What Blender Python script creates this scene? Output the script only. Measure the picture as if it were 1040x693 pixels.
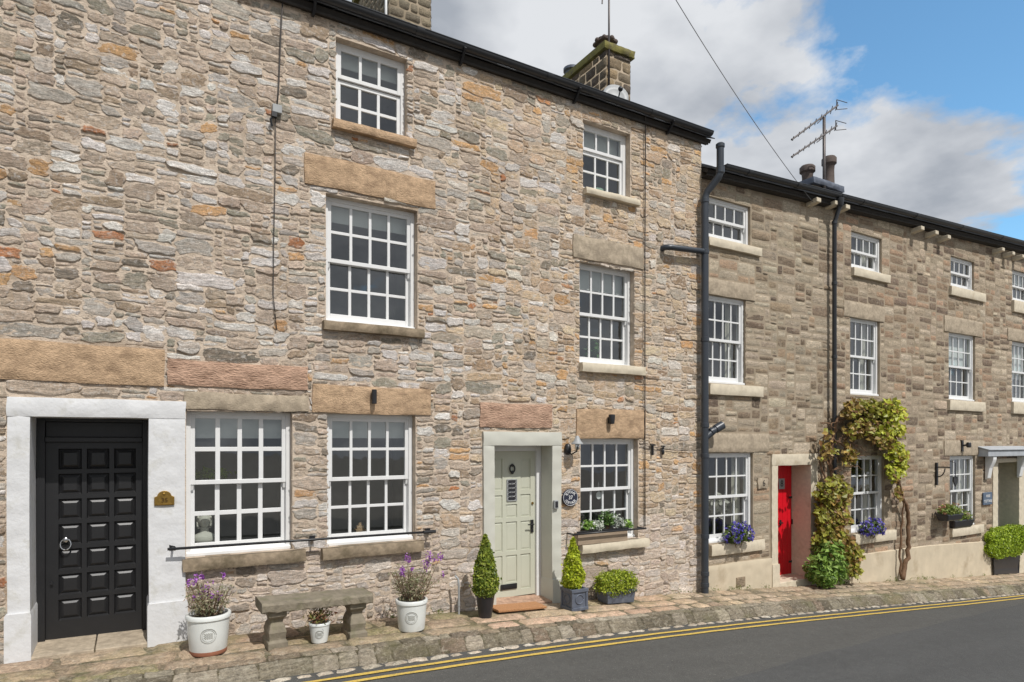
import bpy, math, random
import numpy as np
from mathutils import Vector, Matrix

R = math.radians
sc = bpy.context.scene
for o in list(bpy.data.objects):
    bpy.data.objects.remove(o)
rng = np.random.default_rng(7)
random.seed(7)

# ------------------------------------------------------------------ camera
FPX, X0PX, CAMD, CAMZ, HORY = 650.0, 136.0, 7.44, 2.0, 450.0     # focal length in px of a 1040 px wide frame
YAW = -math.atan((X0PX - 520) / FPX)
cam = bpy.data.cameras.new('camera')
cam.sensor_width = 36.0
cam.lens = FPX / 1040 * 36
cam.shift_y = (HORY - 346.5) / 1040
cam.clip_end = 5000
camo = bpy.data.objects.new('camera', cam)
sc.collection.objects.link(camo)
camo.location = (0, -CAMD, CAMZ)
camo.rotation_euler = (R(90), 0, -YAW)
sc.camera = camo

# ------------------------------------------------------------------ world
SUN_EL, SUN_AZ = R(53), R(7)          # azimuth measured from straight out of the facade (-Y) towards +X
w = bpy.data.worlds.new('World')
sc.world = w
w.use_nodes = True
nt = w.node_tree
for n in list(nt.nodes):
    nt.nodes.remove(n)
N = nt.nodes.new
L = nt.links.new
out = N('ShaderNodeOutputWorld')
sky = N('ShaderNodeTexSky')
sky.sky_type = 'NISHITA'
sky.sun_disc = False
sky.sun_elevation = SUN_EL
sky.sun_rotation = math.pi - SUN_AZ   # rotation 0 looks along +Y, clockwise
sky.air_density = 1.0
sky.dust_density = 0.15
sky.ozone_density = 1.2
bg = N('ShaderNodeBackground')
bg.inputs['Strength'].default_value = 0.15
tint = N('ShaderNodeMix'); tint.data_type = 'RGBA'; tint.blend_type = 'MULTIPLY'
tint.inputs[0].default_value = 1.0
tint.inputs[7].default_value = (0.70, 0.97, 1.0, 1)
L(sky.outputs[0], tint.inputs[6]); L(tint.outputs[2], bg.inputs['Color'])
tc = N('ShaderNodeTexCoord')
sep = N('ShaderNodeSeparateXYZ')
L(tc.outputs['Generated'], sep.inputs[0])
zz = N('ShaderNodeMath'); zz.operation = 'MAXIMUM'; zz.inputs[1].default_value = 0.0
L(sep.outputs['Z'], zz.inputs[0])
za = N('ShaderNodeMath'); za.operation = 'ADD'; za.inputs[1].default_value = 0.22
L(zz.outputs[0], za.inputs[0])
dx = N('ShaderNodeMath'); dx.operation = 'DIVIDE'
dy = N('ShaderNodeMath'); dy.operation = 'DIVIDE'
L(sep.outputs['X'], dx.inputs[0]); L(za.outputs[0], dx.inputs[1])
L(sep.outputs['Y'], dy.inputs[0]); L(za.outputs[0], dy.inputs[1])
comb = N('ShaderNodeCombineXYZ')
L(dx.outputs[0], comb.inputs['X']); L(dy.outputs[0], comb.inputs['Y'])
mp = N('ShaderNodeMapping')
mp.inputs['Location'].default_value = (7.3015, 3.3526, 4.7972)
L(comb.outputs[0], mp.inputs['Vector'])
n1 = N('ShaderNodeTexNoise')
n1.inputs['Scale'].default_value = 1.7
n1.inputs['Detail'].default_value = 9
n1.inputs['Roughness'].default_value = 0.56
n1.inputs['Distortion'].default_value = 0.12
L(mp.outputs[0], n1.inputs['Vector'])
cr = N('ShaderNodeValToRGB')
cr.color_ramp.elements[0].position = 0.420
cr.color_ramp.elements[0].color = (0, 0, 0, 1)
cr.color_ramp.elements[1].position = 0.485
cr.color_ramp.elements[1].color = (1, 1, 1, 1)
bk = N('ShaderNodeMath'); bk.operation = 'MULTIPLY'; bk.inputs[1].default_value = -0.16      # cloud added behind the camera: greys the pane reflections, adds fill
L(sep.outputs['Y'], bk.inputs[0])
bk2 = N('ShaderNodeMath'); bk2.operation = 'MAXIMUM'; bk2.inputs[1].default_value = 0.0
L(bk.outputs[0], bk2.inputs[0])
bk3 = N('ShaderNodeMath'); bk3.operation = 'ADD'
L(n1.outputs['Fac'], bk3.inputs[0]); L(bk2.outputs[0], bk3.inputs[1])
L(bk3.outputs[0], cr.inputs[0])
n2 = N('ShaderNodeTexNoise')
n2.inputs['Scale'].default_value = 3.0
n2.inputs['Detail'].default_value = 6
L(mp.outputs[0], n2.inputs['Vector'])
cr2 = N('ShaderNodeValToRGB')
cr2.color_ramp.elements[0].position = 0.36
cr2.color_ramp.elements[0].color = (0.36, 0.39, 0.44, 1)
cr2.color_ramp.elements[1].position = 0.62
cr2.color_ramp.elements[1].color = (0.70, 0.72, 0.75, 1)
L(n2.outputs['Fac'], cr2.inputs[0])
bgc = N('ShaderNodeBackground')
bgc.inputs['Strength'].default_value = 0.80
L(cr2.outputs[0], bgc.inputs['Color'])
mixs = N('ShaderNodeMixShader')
L(cr.outputs[0], mixs.inputs[0]); L(bg.outputs[0], mixs.inputs[1]); L(bgc.outputs[0], mixs.inputs[2])
L(mixs.outputs[0], out.inputs['Surface'])

sun = bpy.data.lights.new('sun', 'SUN')
sun.energy = 2.9
sun.angle = R(0.7)
sun.color = (1.0, 0.968, 0.925)
suno = bpy.data.objects.new('sun', sun)
sc.collection.objects.link(suno)
sd = Vector((math.sin(SUN_AZ) * math.cos(SUN_EL), -math.cos(SUN_AZ) * math.cos(SUN_EL), math.sin(SUN_EL)))
suno.rotation_euler = sd.to_track_quat('Z', 'Y').to_euler()
suno.location = (0, -20, 30)

sc.view_settings.view_transform = 'Standard'
sc.view_settings.look = 'None'
sc.view_settings.exposure = 0.44
sc.view_settings.gamma = 1.0
sc.render.engine = 'CYCLES'
sc.cycles.max_bounces = 8
sc.cycles.transparent_max_bounces = 16

# ------------------------------------------------------------------ helpers
def ray(px, py):
    u = (px - 520) / FPX
    return np.array((math.sin(YAW) + u * math.cos(YAW), math.cos(YAW) - u * math.sin(YAW), (HORY - py) / FPX))

def F(px, py, Y=0.0):
    """point of the vertical plane at distance Y behind the facade line seen at a photo pixel"""
    d = ray(px, py)
    k = (CAMD + Y) / d[1]
    return d[0] * k, Y, CAMZ + d[2] * k

def FX(px, Y=0.0):
    return F(px, 0, Y)[0]

_gx = np.array([-1, 0, 3.5, 6.7, 8.17, 9.26, 12, 17.5, 20.0])
_gz = np.array([0.0, -.035, -.14, -.315, -.43, -.52, -.73, -1.15, -1.33])
_gp = np.polyfit(_gx, _gz, 3)
def g(X):
    X = np.asarray(X, float)
    Xc = np.clip(X, -1, 20)
    d = np.polyder(_gp)
    return np.polyval(_gp, Xc) + np.polyval(d, Xc) * (X - Xc)

def G(px, py, dz=0.0):
    """ground point seen at a photo pixel"""
    z = 0.0
    for _ in range(30):
        d = ray(px, py)
        k = (z - CAMZ) / d[2]
        X = d[0] * k
        z = float(g(X)) + dz
    return X, -CAMD + d[1] * k, z

def mpp(X, Y):
    """metres per photo pixel at a place"""
    return ((X) * math.sin(YAW) + (Y + CAMD) * math.cos(YAW)) / FPX

def S(r, gg, b):
    f = lambda c: (c / 255 / 12.92) if c / 255 <= .04045 else ((c / 255 + .055) / 1.055) ** 2.4
    return (f(r), f(gg), f(b))

C = sc.collection

def origin(o):
    v = Vector((0, 0, 0))
    while o is not None:
        v = v + Vector(o.location)
        o = o.parent
    return v

class MB:
    def __init__(s):
        s.v, s.f, s.c, s.n, s.col = [], [], [], 0, False
    def add(s, v, f, col=None, mi=0):
        v = np.asarray(v, float).reshape(-1, 3)
        if isinstance(f, np.ndarray):
            s.f.append((f + s.n, mi))
        else:
            s.f.append(([tuple(i + s.n for i in q) for q in f], mi))
        s.v.append(v)
        if col is not None:
            s.col = True
            col = np.asarray(col, float)
            if col.shape[-1] == 3: col = np.concatenate((col, np.ones(col.shape[:-1] + (1,))), -1)
            if col.ndim == 1:
                col = np.tile(col, (len(v), 1))
            s.c.append(col)
        else:
            s.c.append(np.tile((.5, .5, .5, 1.0), (len(v), 1)))
        s.n += len(v)
    def box(s, x0, x1, y0, y1, z0, z1, mi=0, col=None):
        v = [(x, y, z) for z in (z0, z1) for y in (y0, y1) for x in (x0, x1)]
        s.add(v, [(0, 2, 3, 1), (4, 5, 7, 6), (0, 1, 5, 4), (2, 6, 7, 3), (0, 4, 6, 2), (1, 3, 7, 5)], col, mi)
    def hexa(s, v, mi=0, col=None):
        s.add(v, [(0, 2, 3, 1), (4, 5, 7, 6), (0, 1, 5, 4), (2, 6, 7, 3), (0, 4, 6, 2), (1, 3, 7, 5)], col, mi)
    def quad(s, a, b, c, d, mi=0):
        s.add([a, b, c, d], [(0, 1, 2, 3)], None, mi)
    def prism(s, poly, x0, x1, mi=0):
        """polygon of (y, z) swept along X"""
        n = len(poly)
        v = [(x0, y, z) for y, z in poly] + [(x1, y, z) for y, z in poly]
        f = [tuple(range(n)), tuple(range(2 * n - 1, n - 1, -1))]
        f += [(i + n, (i + 1) % n + n, (i + 1) % n, i) for i in range(n)]
        s.add(v, f, None, mi)
    def prism_y(s, poly, y0, y1, mi=0, col=None):
        """polygon of (x, z) swept along Y"""
        n = len(poly)
        v = [(x, y0, z) for x, z in poly] + [(x, y1, z) for x, z in poly]
        f = [tuple(range(n)), tuple(range(2 * n - 1, n - 1, -1))]
        f += [(i + n, (i + 1) % n + n, (i + 1) % n, i) for i in range(n)]
        s.add(v, f, col, mi)
    def tube(s, pts, r, n=10, caps=True, mi=0, col=None):
        P = [Vector(p) for p in pts]
        m = len(P)
        rr = [r] * m if np.isscalar(r) else list(r)
        T = []
        for i in range(m):
            a = P[min(i + 1, m - 1)] - P[max(i - 1, 0)]
            T.append(a.normalized() if a.length > 1e-9 else Vector((0, 0, 1)))
        up = Vector((0, 0, 1)) if abs(T[0].z) < .9 else Vector((1, 0, 0))
        A = T[0].cross(up).normalized()
        V = []
        for i in range(m):
            A = (A - T[i] * A.dot(T[i]))
            A = A.normalized() if A.length > 1e-6 else T[i].orthogonal().normalized()
            B = T[i].cross(A)
            for k in range(n):
                t = 2 * math.pi * k / n
                V.append(P[i] + (A * math.cos(t) + B * math.sin(t)) * rr[i])
        f = []
        for i in range(m - 1):
            for k in range(n):
                f.append((i * n + k, i * n + (k + 1) % n, (i + 1) * n + (k + 1) % n, (i + 1) * n + k))
        if caps:
            f.append(tuple(range(n - 1, -1, -1)))
            f.append(tuple(range((m - 1) * n, m * n)))
        s.add([tuple(q) for q in V], f, col, mi)
    def lathe(s, cx, cy, z0, prof, n=24, rot=0.0, sx=1.0, sy=1.0, mi=0, ang=0.0):
        V, f = [], []
        ca, sa = math.cos(ang), math.sin(ang)
        for r, z in prof:
            for k in range(n):
                t = 2 * math.pi * k / n + rot
                a, b = r * math.cos(t) * sx, r * math.sin(t) * sy
                V.append((cx + a * ca - b * sa, cy + a * sa + b * ca, z0 + z))
        m = len(prof)
        for i in range(m - 1):
            for k in range(n):
                f.append((i * n + k, i * n + (k + 1) % n, (i + 1) * n + (k + 1) % n, (i + 1) * n + k))
        f.append(tuple(range(n - 1, -1, -1)))
        f.append(tuple(range((m - 1) * n, m * n)))
        s.add(V, f, None, mi)
    def bar(s, p, q, wx, wz, mi=0):
        """rectangular bar between two points"""
        p, q = Vector(p), Vector(q)
        t = (q - p).normalized()
        up = Vector((0, 0, 1)) if abs(t.z) < .95 else Vector((0, 1, 0))
        a = t.cross(up).normalized() * wx / 2
        b = a.cross(t).normalized() * wz / 2
        s.add([tuple(x) for x in (p - a - b, p + a - b, p - a + b, p + a + b, q - a - b, q + a - b, q - a + b, q + a + b)],
              [(0, 2, 3, 1), (4, 5, 7, 6), (0, 1, 5, 4), (2, 6, 7, 3), (0, 4, 6, 2), (1, 3, 7, 5)], None, mi)
    def ball(s, c, r, n=10, m=7, sx=1, sy=1, sz=1, mi=0, col=None):
        V, f = [], []
        for i in range(m + 1):
            p = math.pi * i / m
            for k in range(n):
                t = 2 * math.pi * k / n
                V.append((c[0] + r * sx * math.sin(p) * math.cos(t), c[1] + r * sy * math.sin(p) * math.sin(t), c[2] - r * sz * math.cos(p)))
        for i in range(m):
            for k in range(n):
                f.append((i * n + k, i * n + (k + 1) % n, (i + 1) * n + (k + 1) % n, (i + 1) * n + k))
        s.add(V, f, col, mi)
    def build(s, name, mats, parent=None, smooth=False, bevel=0.0, angle=None):
        V = np.concatenate(s.v)
        if parent is not None:
            V = V - np.array(origin(parent))
        me = bpy.data.meshes.new(name)
        loops, tot, mis = [], [], []
        for f, mi in s.f:
            if isinstance(f, np.ndarray):
                loops.append(f.ravel()); tot.append(np.full(len(f), f.shape[1])); mis.append(np.full(len(f), mi))
            else:
                loops.append(np.fromiter((i for q in f for i in q), int))
                tot.append(np.array([len(q) for q in f])); mis.append(np.full(len(f), mi))
        loops = np.concatenate(loops).astype(np.int32); tot = np.concatenate(tot).astype(np.int32)
        me.vertices.add(len(V)); me.vertices.foreach_set('co', V.ravel().astype(np.float32))
        me.loops.add(len(loops)); me.loops.foreach_set('vertex_index', loops)
        me.polygons.add(len(tot))
        st = np.concatenate(([0], np.cumsum(tot)[:-1])).astype(np.int32)
        me.polygons.foreach_set('loop_start', st)
        me.polygons.foreach_set('loop_total', tot)
        me.polygons.foreach_set('material_index', np.concatenate(mis).astype(np.int32))
        me.polygons.foreach_set('use_smooth', np.full(len(tot), bool(smooth)))
        if s.col:
            a = me.color_attributes.new('Col', 'FLOAT_COLOR', 'POINT')
            c = np.concatenate(s.c)
            a.data.foreach_set('color', c.ravel().astype(np.float32))
        me.update(calc_edges=True)
        me.validate()
        for m in (mats if isinstance(mats, (list, tuple)) else [mats]):
            me.materials.append(m)
        o = bpy.data.objects.new(name, me)
        C.objects.link(o)
        if parent is not None:
            o.parent = parent
        if smooth and angle:
            md = o.modifiers.new('Split', 'EDGE_SPLIT'); md.split_angle = R(angle)
        if bevel:
            md = o.modifiers.new('Bevel', 'BEVEL'); md.width = bevel; md.segments = 2; md.limit_method = 'ANGLE'
            md.angle_limit = R(40)
        return o

def thing(name, label, cat, loc, group=None):
    o = bpy.data.objects.new(name, None)
    o.empty_display_size = .1
    C.objects.link(o)
    o.location = loc
    tag(o, label, cat, group)
    return o

def tag(o, label=None, cat=None, group=None, kind=None):
    if label: o['label'] = label
    if cat: o['category'] = cat
    if group: o['group'] = group
    if kind: o['kind'] = kind
    return o

def free(mb, name, mats, label, cat, group=None, **kw):
    """a thing that is one mesh, its origin at the middle of its base"""
    V = np.concatenate(mb.v)
    lo, hi = V.min(0), V.max(0)
    c = np.array(((lo[0] + hi[0]) / 2, (lo[1] + hi[1]) / 2, lo[2]))
    mb.v = [v - c for v in mb.v]
    o = mb.build(name, mats, None, **kw)
    o.location = c
    return tag(o, label, cat, group)

# ------------------------------------------------------------------ materials
def nodes(name):
    m = bpy.data.materials.new(name)
    m.use_nodes = True
    t = m.node_tree
    return m, t, t.nodes['Principled BSDF']

def mixc(t, fac, a, b, mode='MIX'):
    n = t.nodes.new('ShaderNodeMix'); n.data_type = 'RGBA'; n.blend_type = mode
    for sock, val in ((n.inputs[0], fac), (n.inputs[6], a), (n.inputs[7], b)):
        if hasattr(val, 'is_linked'): t.links.new(val, sock)
        elif isinstance(val, (int, float)): sock.default_value = val
        else: sock.default_value = (*val, 1)
    return n.outputs[2]

def noise_n(t, vec, scale, detail=4, rough=.55, dist=0.0):
    n = t.nodes.new('ShaderNodeTexNoise')
    n.inputs['Scale'].default_value = scale; n.inputs['Detail'].default_value = detail
    n.inputs['Roughness'].default_value = rough; n.inputs['Distortion'].default_value = dist
    t.links.new(vec, n.inputs['Vector'])
    return n.outputs['Fac']

def ramp(t, fac, p0, p1, c0=(0, 0, 0), c1=(1, 1, 1)):
    n = t.nodes.new('ShaderNodeValToRGB')
    n.color_ramp.elements[0].position = p0; n.color_ramp.elements[0].color = (*c0, 1)
    n.color_ramp.elements[1].position = p1; n.color_ramp.elements[1].color = (*c1, 1)
    t.links.new(fac, n.inputs[0])
    return n.outputs[0]

def mapping(t, scale=(1, 1, 1), loc=(0, 0, 0)):
    tcn = t.nodes.new('ShaderNodeTexCoord')
    m = t.nodes.new('ShaderNodeMapping')
    m.inputs['Scale'].default_value = scale; m.inputs['Location'].default_value = loc
    t.links.new(tcn.outputs['Object'], m.inputs['Vector'])
    return m.outputs[0]

def bump(t, bsdf, h, strength=.3, dist=.01, prev=None):
    b = t.nodes.new('ShaderNodeBump')
    b.inputs['Strength'].default_value = strength; b.inputs['Distance'].default_value = dist
    t.links.new(h, b.inputs['Height'])
    if prev is not None: t.links.new(prev, b.inputs['Normal'])
    t.links.new(b.outputs[0], bsdf.inputs['Normal'])
    return b.outputs[0]

def pmat(name, col, rough=.6, var=.12, scale=6, bstr=.15, bscale=60, bdist=.004, metal=0.0, spec=.5, col2=None, c2range=(.5, .65),
         c2scale=3, stretch=(1, 1, 1), attr=False, coat=0.0):
    m, t, b = nodes(name)
    vec = mapping(t, stretch)
    base = col
    if attr:
        at = t.nodes.new('ShaderNodeAttribute'); at.attribute_name = 'Col'
        base = at.outputs['Color']
    f = noise_n(t, vec, scale, 6)
    v = ramp(t, f, .3, .7, (1 - var,) * 3, (1 + var,) * 3)
    c = mixc(t, 1.0, base, v, 'MULTIPLY')
    if col2 is not None:
        f2 = ramp(t, noise_n(t, vec, c2scale, 7, .62), *c2range)
        c = mixc(t, f2, c, col2)
    t.links.new(c, b.inputs['Base Color'])
    b.inputs['Roughness'].default_value = rough
    b.inputs['Metallic'].default_value = metal
    b.inputs['Specular IOR Level'].default_value = spec
    if coat:
        b.inputs['Coat Weight'].default_value = coat
        b.inputs['Coat Roughness'].default_value = .15
    if bstr:
        bump(t, b, noise_n(t, vec, bscale, 5), bstr, bdist)
    return m

def stone_mat(name, wstr=.5, lichen=(.62, .60, .57), lfac=.45, algae=0.0, mortar=None, mth=.011, drift=.45, drift_a=S(182, 158, 136), drift_b=S(170, 162, 148)):
    m, t, b = nodes(name)
    at = t.nodes.new('ShaderNodeAttribute'); at.attribute_name = 'Col'
    vec = mapping(t)
    bed = mapping(t, (1.0, 1.0, 4.5))
    # warm / grey / olive drift inside and across the stones
    k1 = ramp(t, noise_n(t, bed, 5, 7, .68, .8), .42, .60)
    k1m = t.nodes.new('ShaderNodeMath'); k1m.operation = 'MULTIPLY'; k1m.inputs[1].default_value = drift
    t.links.new(k1, k1m.inputs[0])
    c = mixc(t, k1m.outputs[0], at.outputs['Color'], drift_a)
    bed2 = mapping(t, (1.0, 1.0, 3.0), (4.3, 1.7, 9.1))
    k2 = ramp(t, noise_n(t, bed2, 7, 7, .7, .8), .52, .66)
    k2m = t.nodes.new('ShaderNodeMath'); k2m.operation = 'MULTIPLY'; k2m.inputs[1].default_value = drift * .8
    t.links.new(k2, k2m.inputs[0])
    c = mixc(t, k2m.outputs[0], c, drift_b)
    v1 = ramp(t, noise_n(t, bed, 12, 9, .75, .9), .32, .68, (.50,) * 3, (1.50,) * 3)
    c = mixc(t, 1.0, c, v1, 'MULTIPLY')
    v2 = ramp(t, noise_n(t, vec, 2.2, 5), .35, .65, (.90, .89, .88), (1.08, 1.07, 1.06))
    c = mixc(t, 1.0, c, v2, 'MULTIPLY')
    v3 = ramp(t, noise_n(t, vec, 60, 5, .8), .3, .7, (.60,) * 3, (1.36,) * 3)
    c = mixc(t, 1.0, c, v3, 'MULTIPLY')
    lf = ramp(t, noise_n(t, vec, 19, 7, .75, .6), .535, .62)
    lf2 = t.nodes.new('ShaderNodeMath'); lf2.operation = 'MULTIPLY'; lf2.inputs[1].default_value = lfac
    t.links.new(lf, lf2.inputs[0])
    c = mixc(t, lf2.outputs[0], c, lichen)
    strata = mapping(t, (1.0, 1.0, 8.0))
    df = ramp(t, noise_n(t, strata, 9, 9, .75, .9), .575, .65)
    df2 = t.nodes.new('ShaderNodeMath'); df2.operation = 'MULTIPLY'; df2.inputs[1].default_value = .62
    t.links.new(df, df2.inputs[0])
    c = mixc(t, df2.outputs[0], c, S(66, 59, 51))  # dark strata lines, with crevice shadow painted into the colour
    if algae:
        gf = ramp(t, noise_n(t, vec, 1.6, 6, .6), .52, .70)
        gm = t.nodes.new('ShaderNodeMath'); gm.operation = 'MULTIPLY'; gm.inputs[1].default_value = algae
        t.links.new(gf, gm.inputs[0])
        c = mixc(t, gm.outputs[0], c, S(108, 106, 70))
    if mortar is not None:
        # pointing smeared over the arrises: Alpha holds the distance to the stone's edge in metres
        nn = noise_n(t, bed, 20, 7, .75, .5)
        th = t.nodes.new('ShaderNodeMapRange'); th.inputs['From Min'].default_value = .3; th.inputs['From Max'].default_value = .7
        th.inputs['To Min'].default_value = -mth * .6; th.inputs['To Max'].default_value = mth * 1.6
        t.links.new(nn, th.inputs['Value'])
        df_ = t.nodes.new('ShaderNodeMath'); df_.operation = 'SUBTRACT'
        t.links.new(th.outputs[0], df_.inputs[0]); t.links.new(at.outputs['Alpha'], df_.inputs[1])
        mr = t.nodes.new('ShaderNodeMapRange'); mr.inputs['From Min'].default_value = -.004; mr.inputs['From Max'].default_value = .004
        t.links.new(df_.outputs[0], mr.inputs['Value'])
        mc = mixc(t, 1.0, mortar, ramp(t, noise_n(t, vec, 13, 8, .7), .3, .7, (.70,) * 3, (1.22,) * 3), 'MULTIPLY')
        c = mixc(t, mr.outputs[0], c, mc)
    t.links.new(c, b.inputs['Base Color'])
    b.inputs['Roughness'].default_value = .92
    b.inputs['Specular IOR Level'].default_value = .25
    p = bump(t, b, noise_n(t, strata, 14, 9, .75, .8), wstr, .03)
    bump(t, b, noise_n(t, vec, 110, 4, .7), .5, .006, p)
    return m

def glass_mat():
    m = bpy.data.materials.new('window_glass'); m.use_nodes = True
    t = m.node_tree
    for n in list(t.nodes): t.nodes.remove(n)
    o = t.nodes.new('ShaderNodeOutputMaterial')
    fr = t.nodes.new('ShaderNodeLayerWeight'); fr.inputs['Blend'].default_value = .5
    pw = t.nodes.new('ShaderNodeMath'); pw.operation = 'POWER'; pw.inputs[1].default_value = 4.0
    t.links.new(fr.outputs['Facing'], pw.inputs[0])
    tr = t.nodes.new('ShaderNodeBsdfTransparent'); tr.inputs['Color'].default_value = (.80, .84, .83, 1)
    gl = t.nodes.new('ShaderNodeBsdfGlossy'); gl.inputs['Roughness'].default_value = .02
    gl.inputs['Color'].default_value = (.95, .97, 1, 1)
    vec = mapping(t)
    bp = t.nodes.new('ShaderNodeBump'); bp.inputs['Strength'].default_value = .12; bp.inputs['Distance'].default_value = .01
    t.links.new(noise_n(t, vec, 3.5, 2), bp.inputs['Height'])
    t.links.new(bp.outputs[0], gl.inputs['Normal'])
    mu = t.nodes.new('ShaderNodeMath'); mu.operation = 'MULTIPLY_ADD'; mu.inputs[1].default_value = .9; mu.inputs[2].default_value = .12
    t.links.new(pw.outputs[0], mu.inputs[0])
    mx = t.nodes.new('ShaderNodeMixShader')
    t.links.new(mu.outputs[0], mx.inputs[0]); t.links.new(tr.outputs[0], mx.inputs[1]); t.links.new(gl.outputs[0], mx.inputs[2])
    t.links.new(mx.outputs[0], o.inputs['Surface'])
    return m

def leaf_mat(name, gloss=.45):
    m, t, b = nodes(name)
    at = t.nodes.new('ShaderNodeAttribute'); at.attribute_name = 'Col'
    t.links.new(at.outputs['Color'], b.inputs['Base Color'])
    b.inputs['Roughness'].default_value = gloss
    b.inputs['Specular IOR Level'].default_value = .35
    tl = t.nodes.new('ShaderNodeBsdfTranslucent')
    t.links.new(at.outputs['Color'], tl.inputs['Color'])
    mx = t.nodes.new('ShaderNodeMixShader'); mx.inputs[0].default_value = .28
    o = t.nodes['Material Output']
    t.links.new(b.outputs[0], mx.inputs[1]); t.links.new(tl.outputs[0], mx.inputs[2])
    t.links.new(mx.outputs[0], o.inputs['Surface'])
    return m

def asphalt_mat(name, base, tint):
    m, t, b = nodes(name)
    vec = mapping(t)
    lng = mapping(t, (.25, 1.6, 1))
    c = ramp(t, noise_n(t, vec, 120, 5, .8), .3, .7, tuple(x * .5 for x in base), tuple(x * 1.6 for x in base))
    c = mixc(t, 1.0, c, ramp(t, noise_n(t, vec, 9, 8, .75), .3, .7, (.86,) * 3, (1.14,) * 3), 'MULTIPLY')
    c = mixc(t, 1.0, c, ramp(t, noise_n(t, lng, 1.6, 6), .3, .7, (.93,) * 3, (1.08,) * 3), 'MULTIPLY')
    sp = ramp(t, noise_n(t, vec, 70, 2, .5), .66, .72)
    c = mixc(t, sp, c, tint)
    t.links.new(c, b.inputs['Base Color'])
    b.inputs['Roughness'].default_value = .9
    b.inputs['Specular IOR Level'].default_value = .3
    bump(t, b, noise_n(t, vec, 240, 4, .7), .5, .006)
    return m

M = {}
MORT = S(196, 180, 162)
M['rubble'] = stone_mat('rubble_stone', .75, mortar=MORT, mth=.013, lichen=S(208, 203, 196), lfac=.6, drift=.32, drift_a=S(190, 168, 148))
M['coursed'] = stone_mat('coursed_stone', .6, S(176, 167, 152), .35, mortar=S(156, 142, 123), mth=.010, drift=.3, drift_a=S(172, 152, 128), drift_b=S(124, 112, 96))
M['flag'] = stone_mat('flag_stone', .45, S(176, 166, 148), .3, algae=.6)
M['kerb'] = stone_mat('kerb_stone', .8, S(182, 174, 156), .5, algae=.6, drift=.4, drift_a=S(122, 112, 92), drift_b=S(96, 90, 74))
M['chimney'] = stone_mat('chimney_stone', .6, S(150, 144, 130), .3, mortar=S(126, 116, 102), mth=.012, drift=.3, drift_a=S(120, 108, 94), drift_b=S(90, 84, 76))
M['mortar'] = pmat('lime_mortar', S(194, 178, 160), .95, .2, 12, .8, 60, .016, spec=.2, col2=S(150, 132, 112), c2range=(.5, .7), c2scale=2.5)
M['mortar_grey'] = pmat('grey_mortar', S(156, 142, 123), .95, .16, 5, .5, 70, .01, spec=.2, col2=S(138, 126, 106), c2range=(.48, .7), c2scale=2)
M['sandstone'] = pmat('tan_sandstone', S(186, 158, 128), .9, .22, 22, .8, 55, .02, spec=.2, col2=S(146, 122, 98), c2range=(.46, .70), c2scale=7, stretch=(1, 1, 1.6))
M['sand_grey'] = pmat('grey_sandstone', S(170, 156, 136), .9, .2, 20, .6, 60, .014, spec=.2, col2=S(136, 124, 108), c2range=(.48, .72), c2scale=6)
M['sand_pink'] = pmat('pink_sandstone', S(182, 150, 128), .9, .22, 18, .9, 26, .03, spec=.2, col2=S(146, 116, 98), c2range=(.5, .7), c2scale=6, stretch=(1, 1, 2.5))
M['sill_brown'] = pmat('weathered_sill_stone', S(144, 129, 109), .9, .25, 18, .5, 40, .01, spec=.2, col2=S(100, 90, 72), c2range=(.45, .7), c2scale=5)
M['sill_tan'] = pmat('painted_tan_stone', S(200, 189, 168), .85, .10, 14, .2, 70, .005, spec=.25, col2=S(170, 156, 130), c2range=(.58, .8), c2scale=4)
M['render'] = pmat('tan_render', S(194, 181, 158), .92, .1, 3, .3, 90, .006, spec=.2, col2=S(158, 142, 118), c2range=(.55, .8), c2scale=2)
M['white'] = pmat('white_gloss_paint', (.70, .70, .69), .38, .03, 9, .05, 30, .002)
M['white_stone'] = pmat('white_painted_stone', (.62, .62, .62), .6, .05, 5, .5, 22, .010, col2=S(182, 180, 172), c2range=(.54, .74), c2scale=5)
M['sage_stone'] = pmat('pale_sage_painted_stone', S(190, 189, 178), .65, .04, 5, .25, 28, .004)
M['sage'] = pmat('pale_sage_door_paint', S(188, 189, 172), .42, .03, 5, .05, 40, .002)
M['black_door'] = pmat('black_door_paint', (.013, .013, .014), .42, .1, 9, .06, 35, .002)
M['black'] = pmat('black_iron', (.015, .015, .017), .4, .15, 12, .15, 60, .003)
M['pipe'] = pmat('dark_grey_pipe', S(52, 57, 64), .38, .08, 6, .05, 60, .002)
M['gutter'] = pmat('black_gutter', S(44, 46, 50), .4, .12, 4, .1, 30, .002)
M['red'] = pmat('red_door_paint', S(206, 14, 34), .4, .05, 6, .05, 40, .002)
M['green'] = pmat('dark_green_paint', S(48, 82, 60), .4, .06, 6, .05, 40, .002)
M['slate'] = pmat('roof_slate', S(70, 72, 76), .6, .3, 5, .4, 20, .01)
M['timber'] = pmat('dark_eaves_timber', S(46, 42, 38), .8, .25, 8, .2, 40, .004)
M['brass'] = pmat('aged_brass', S(150, 120, 62), .42, .25, 30, .2, 80, .002, metal=.85)
M['lead'] = pmat('lead_grey', S(92, 98, 110), .55, .18, 9, .25, 40, .004, metal=.2, col2=S(126, 130, 136), c2range=(.6, .75))
M['lead_roof'] = pmat('canopy_lead', S(164, 168, 172), .6, .12, 6, .15, 40, .004, metal=0.0)
M['glaze_black'] = pmat('black_planter', S(40, 40, 44), .3, .1, 8, .05, 40, .002)
M['pot_white'] = pmat('white_glazed_pot', S(214, 216, 212), .3, .04, 6, .06, 30, .002, col2=S(186, 186, 178), c2range=(.6, .78))
M['terracotta'] = pmat('terracotta', S(150, 98, 74), .85, .15, 9, .2, 50, .003)
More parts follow.
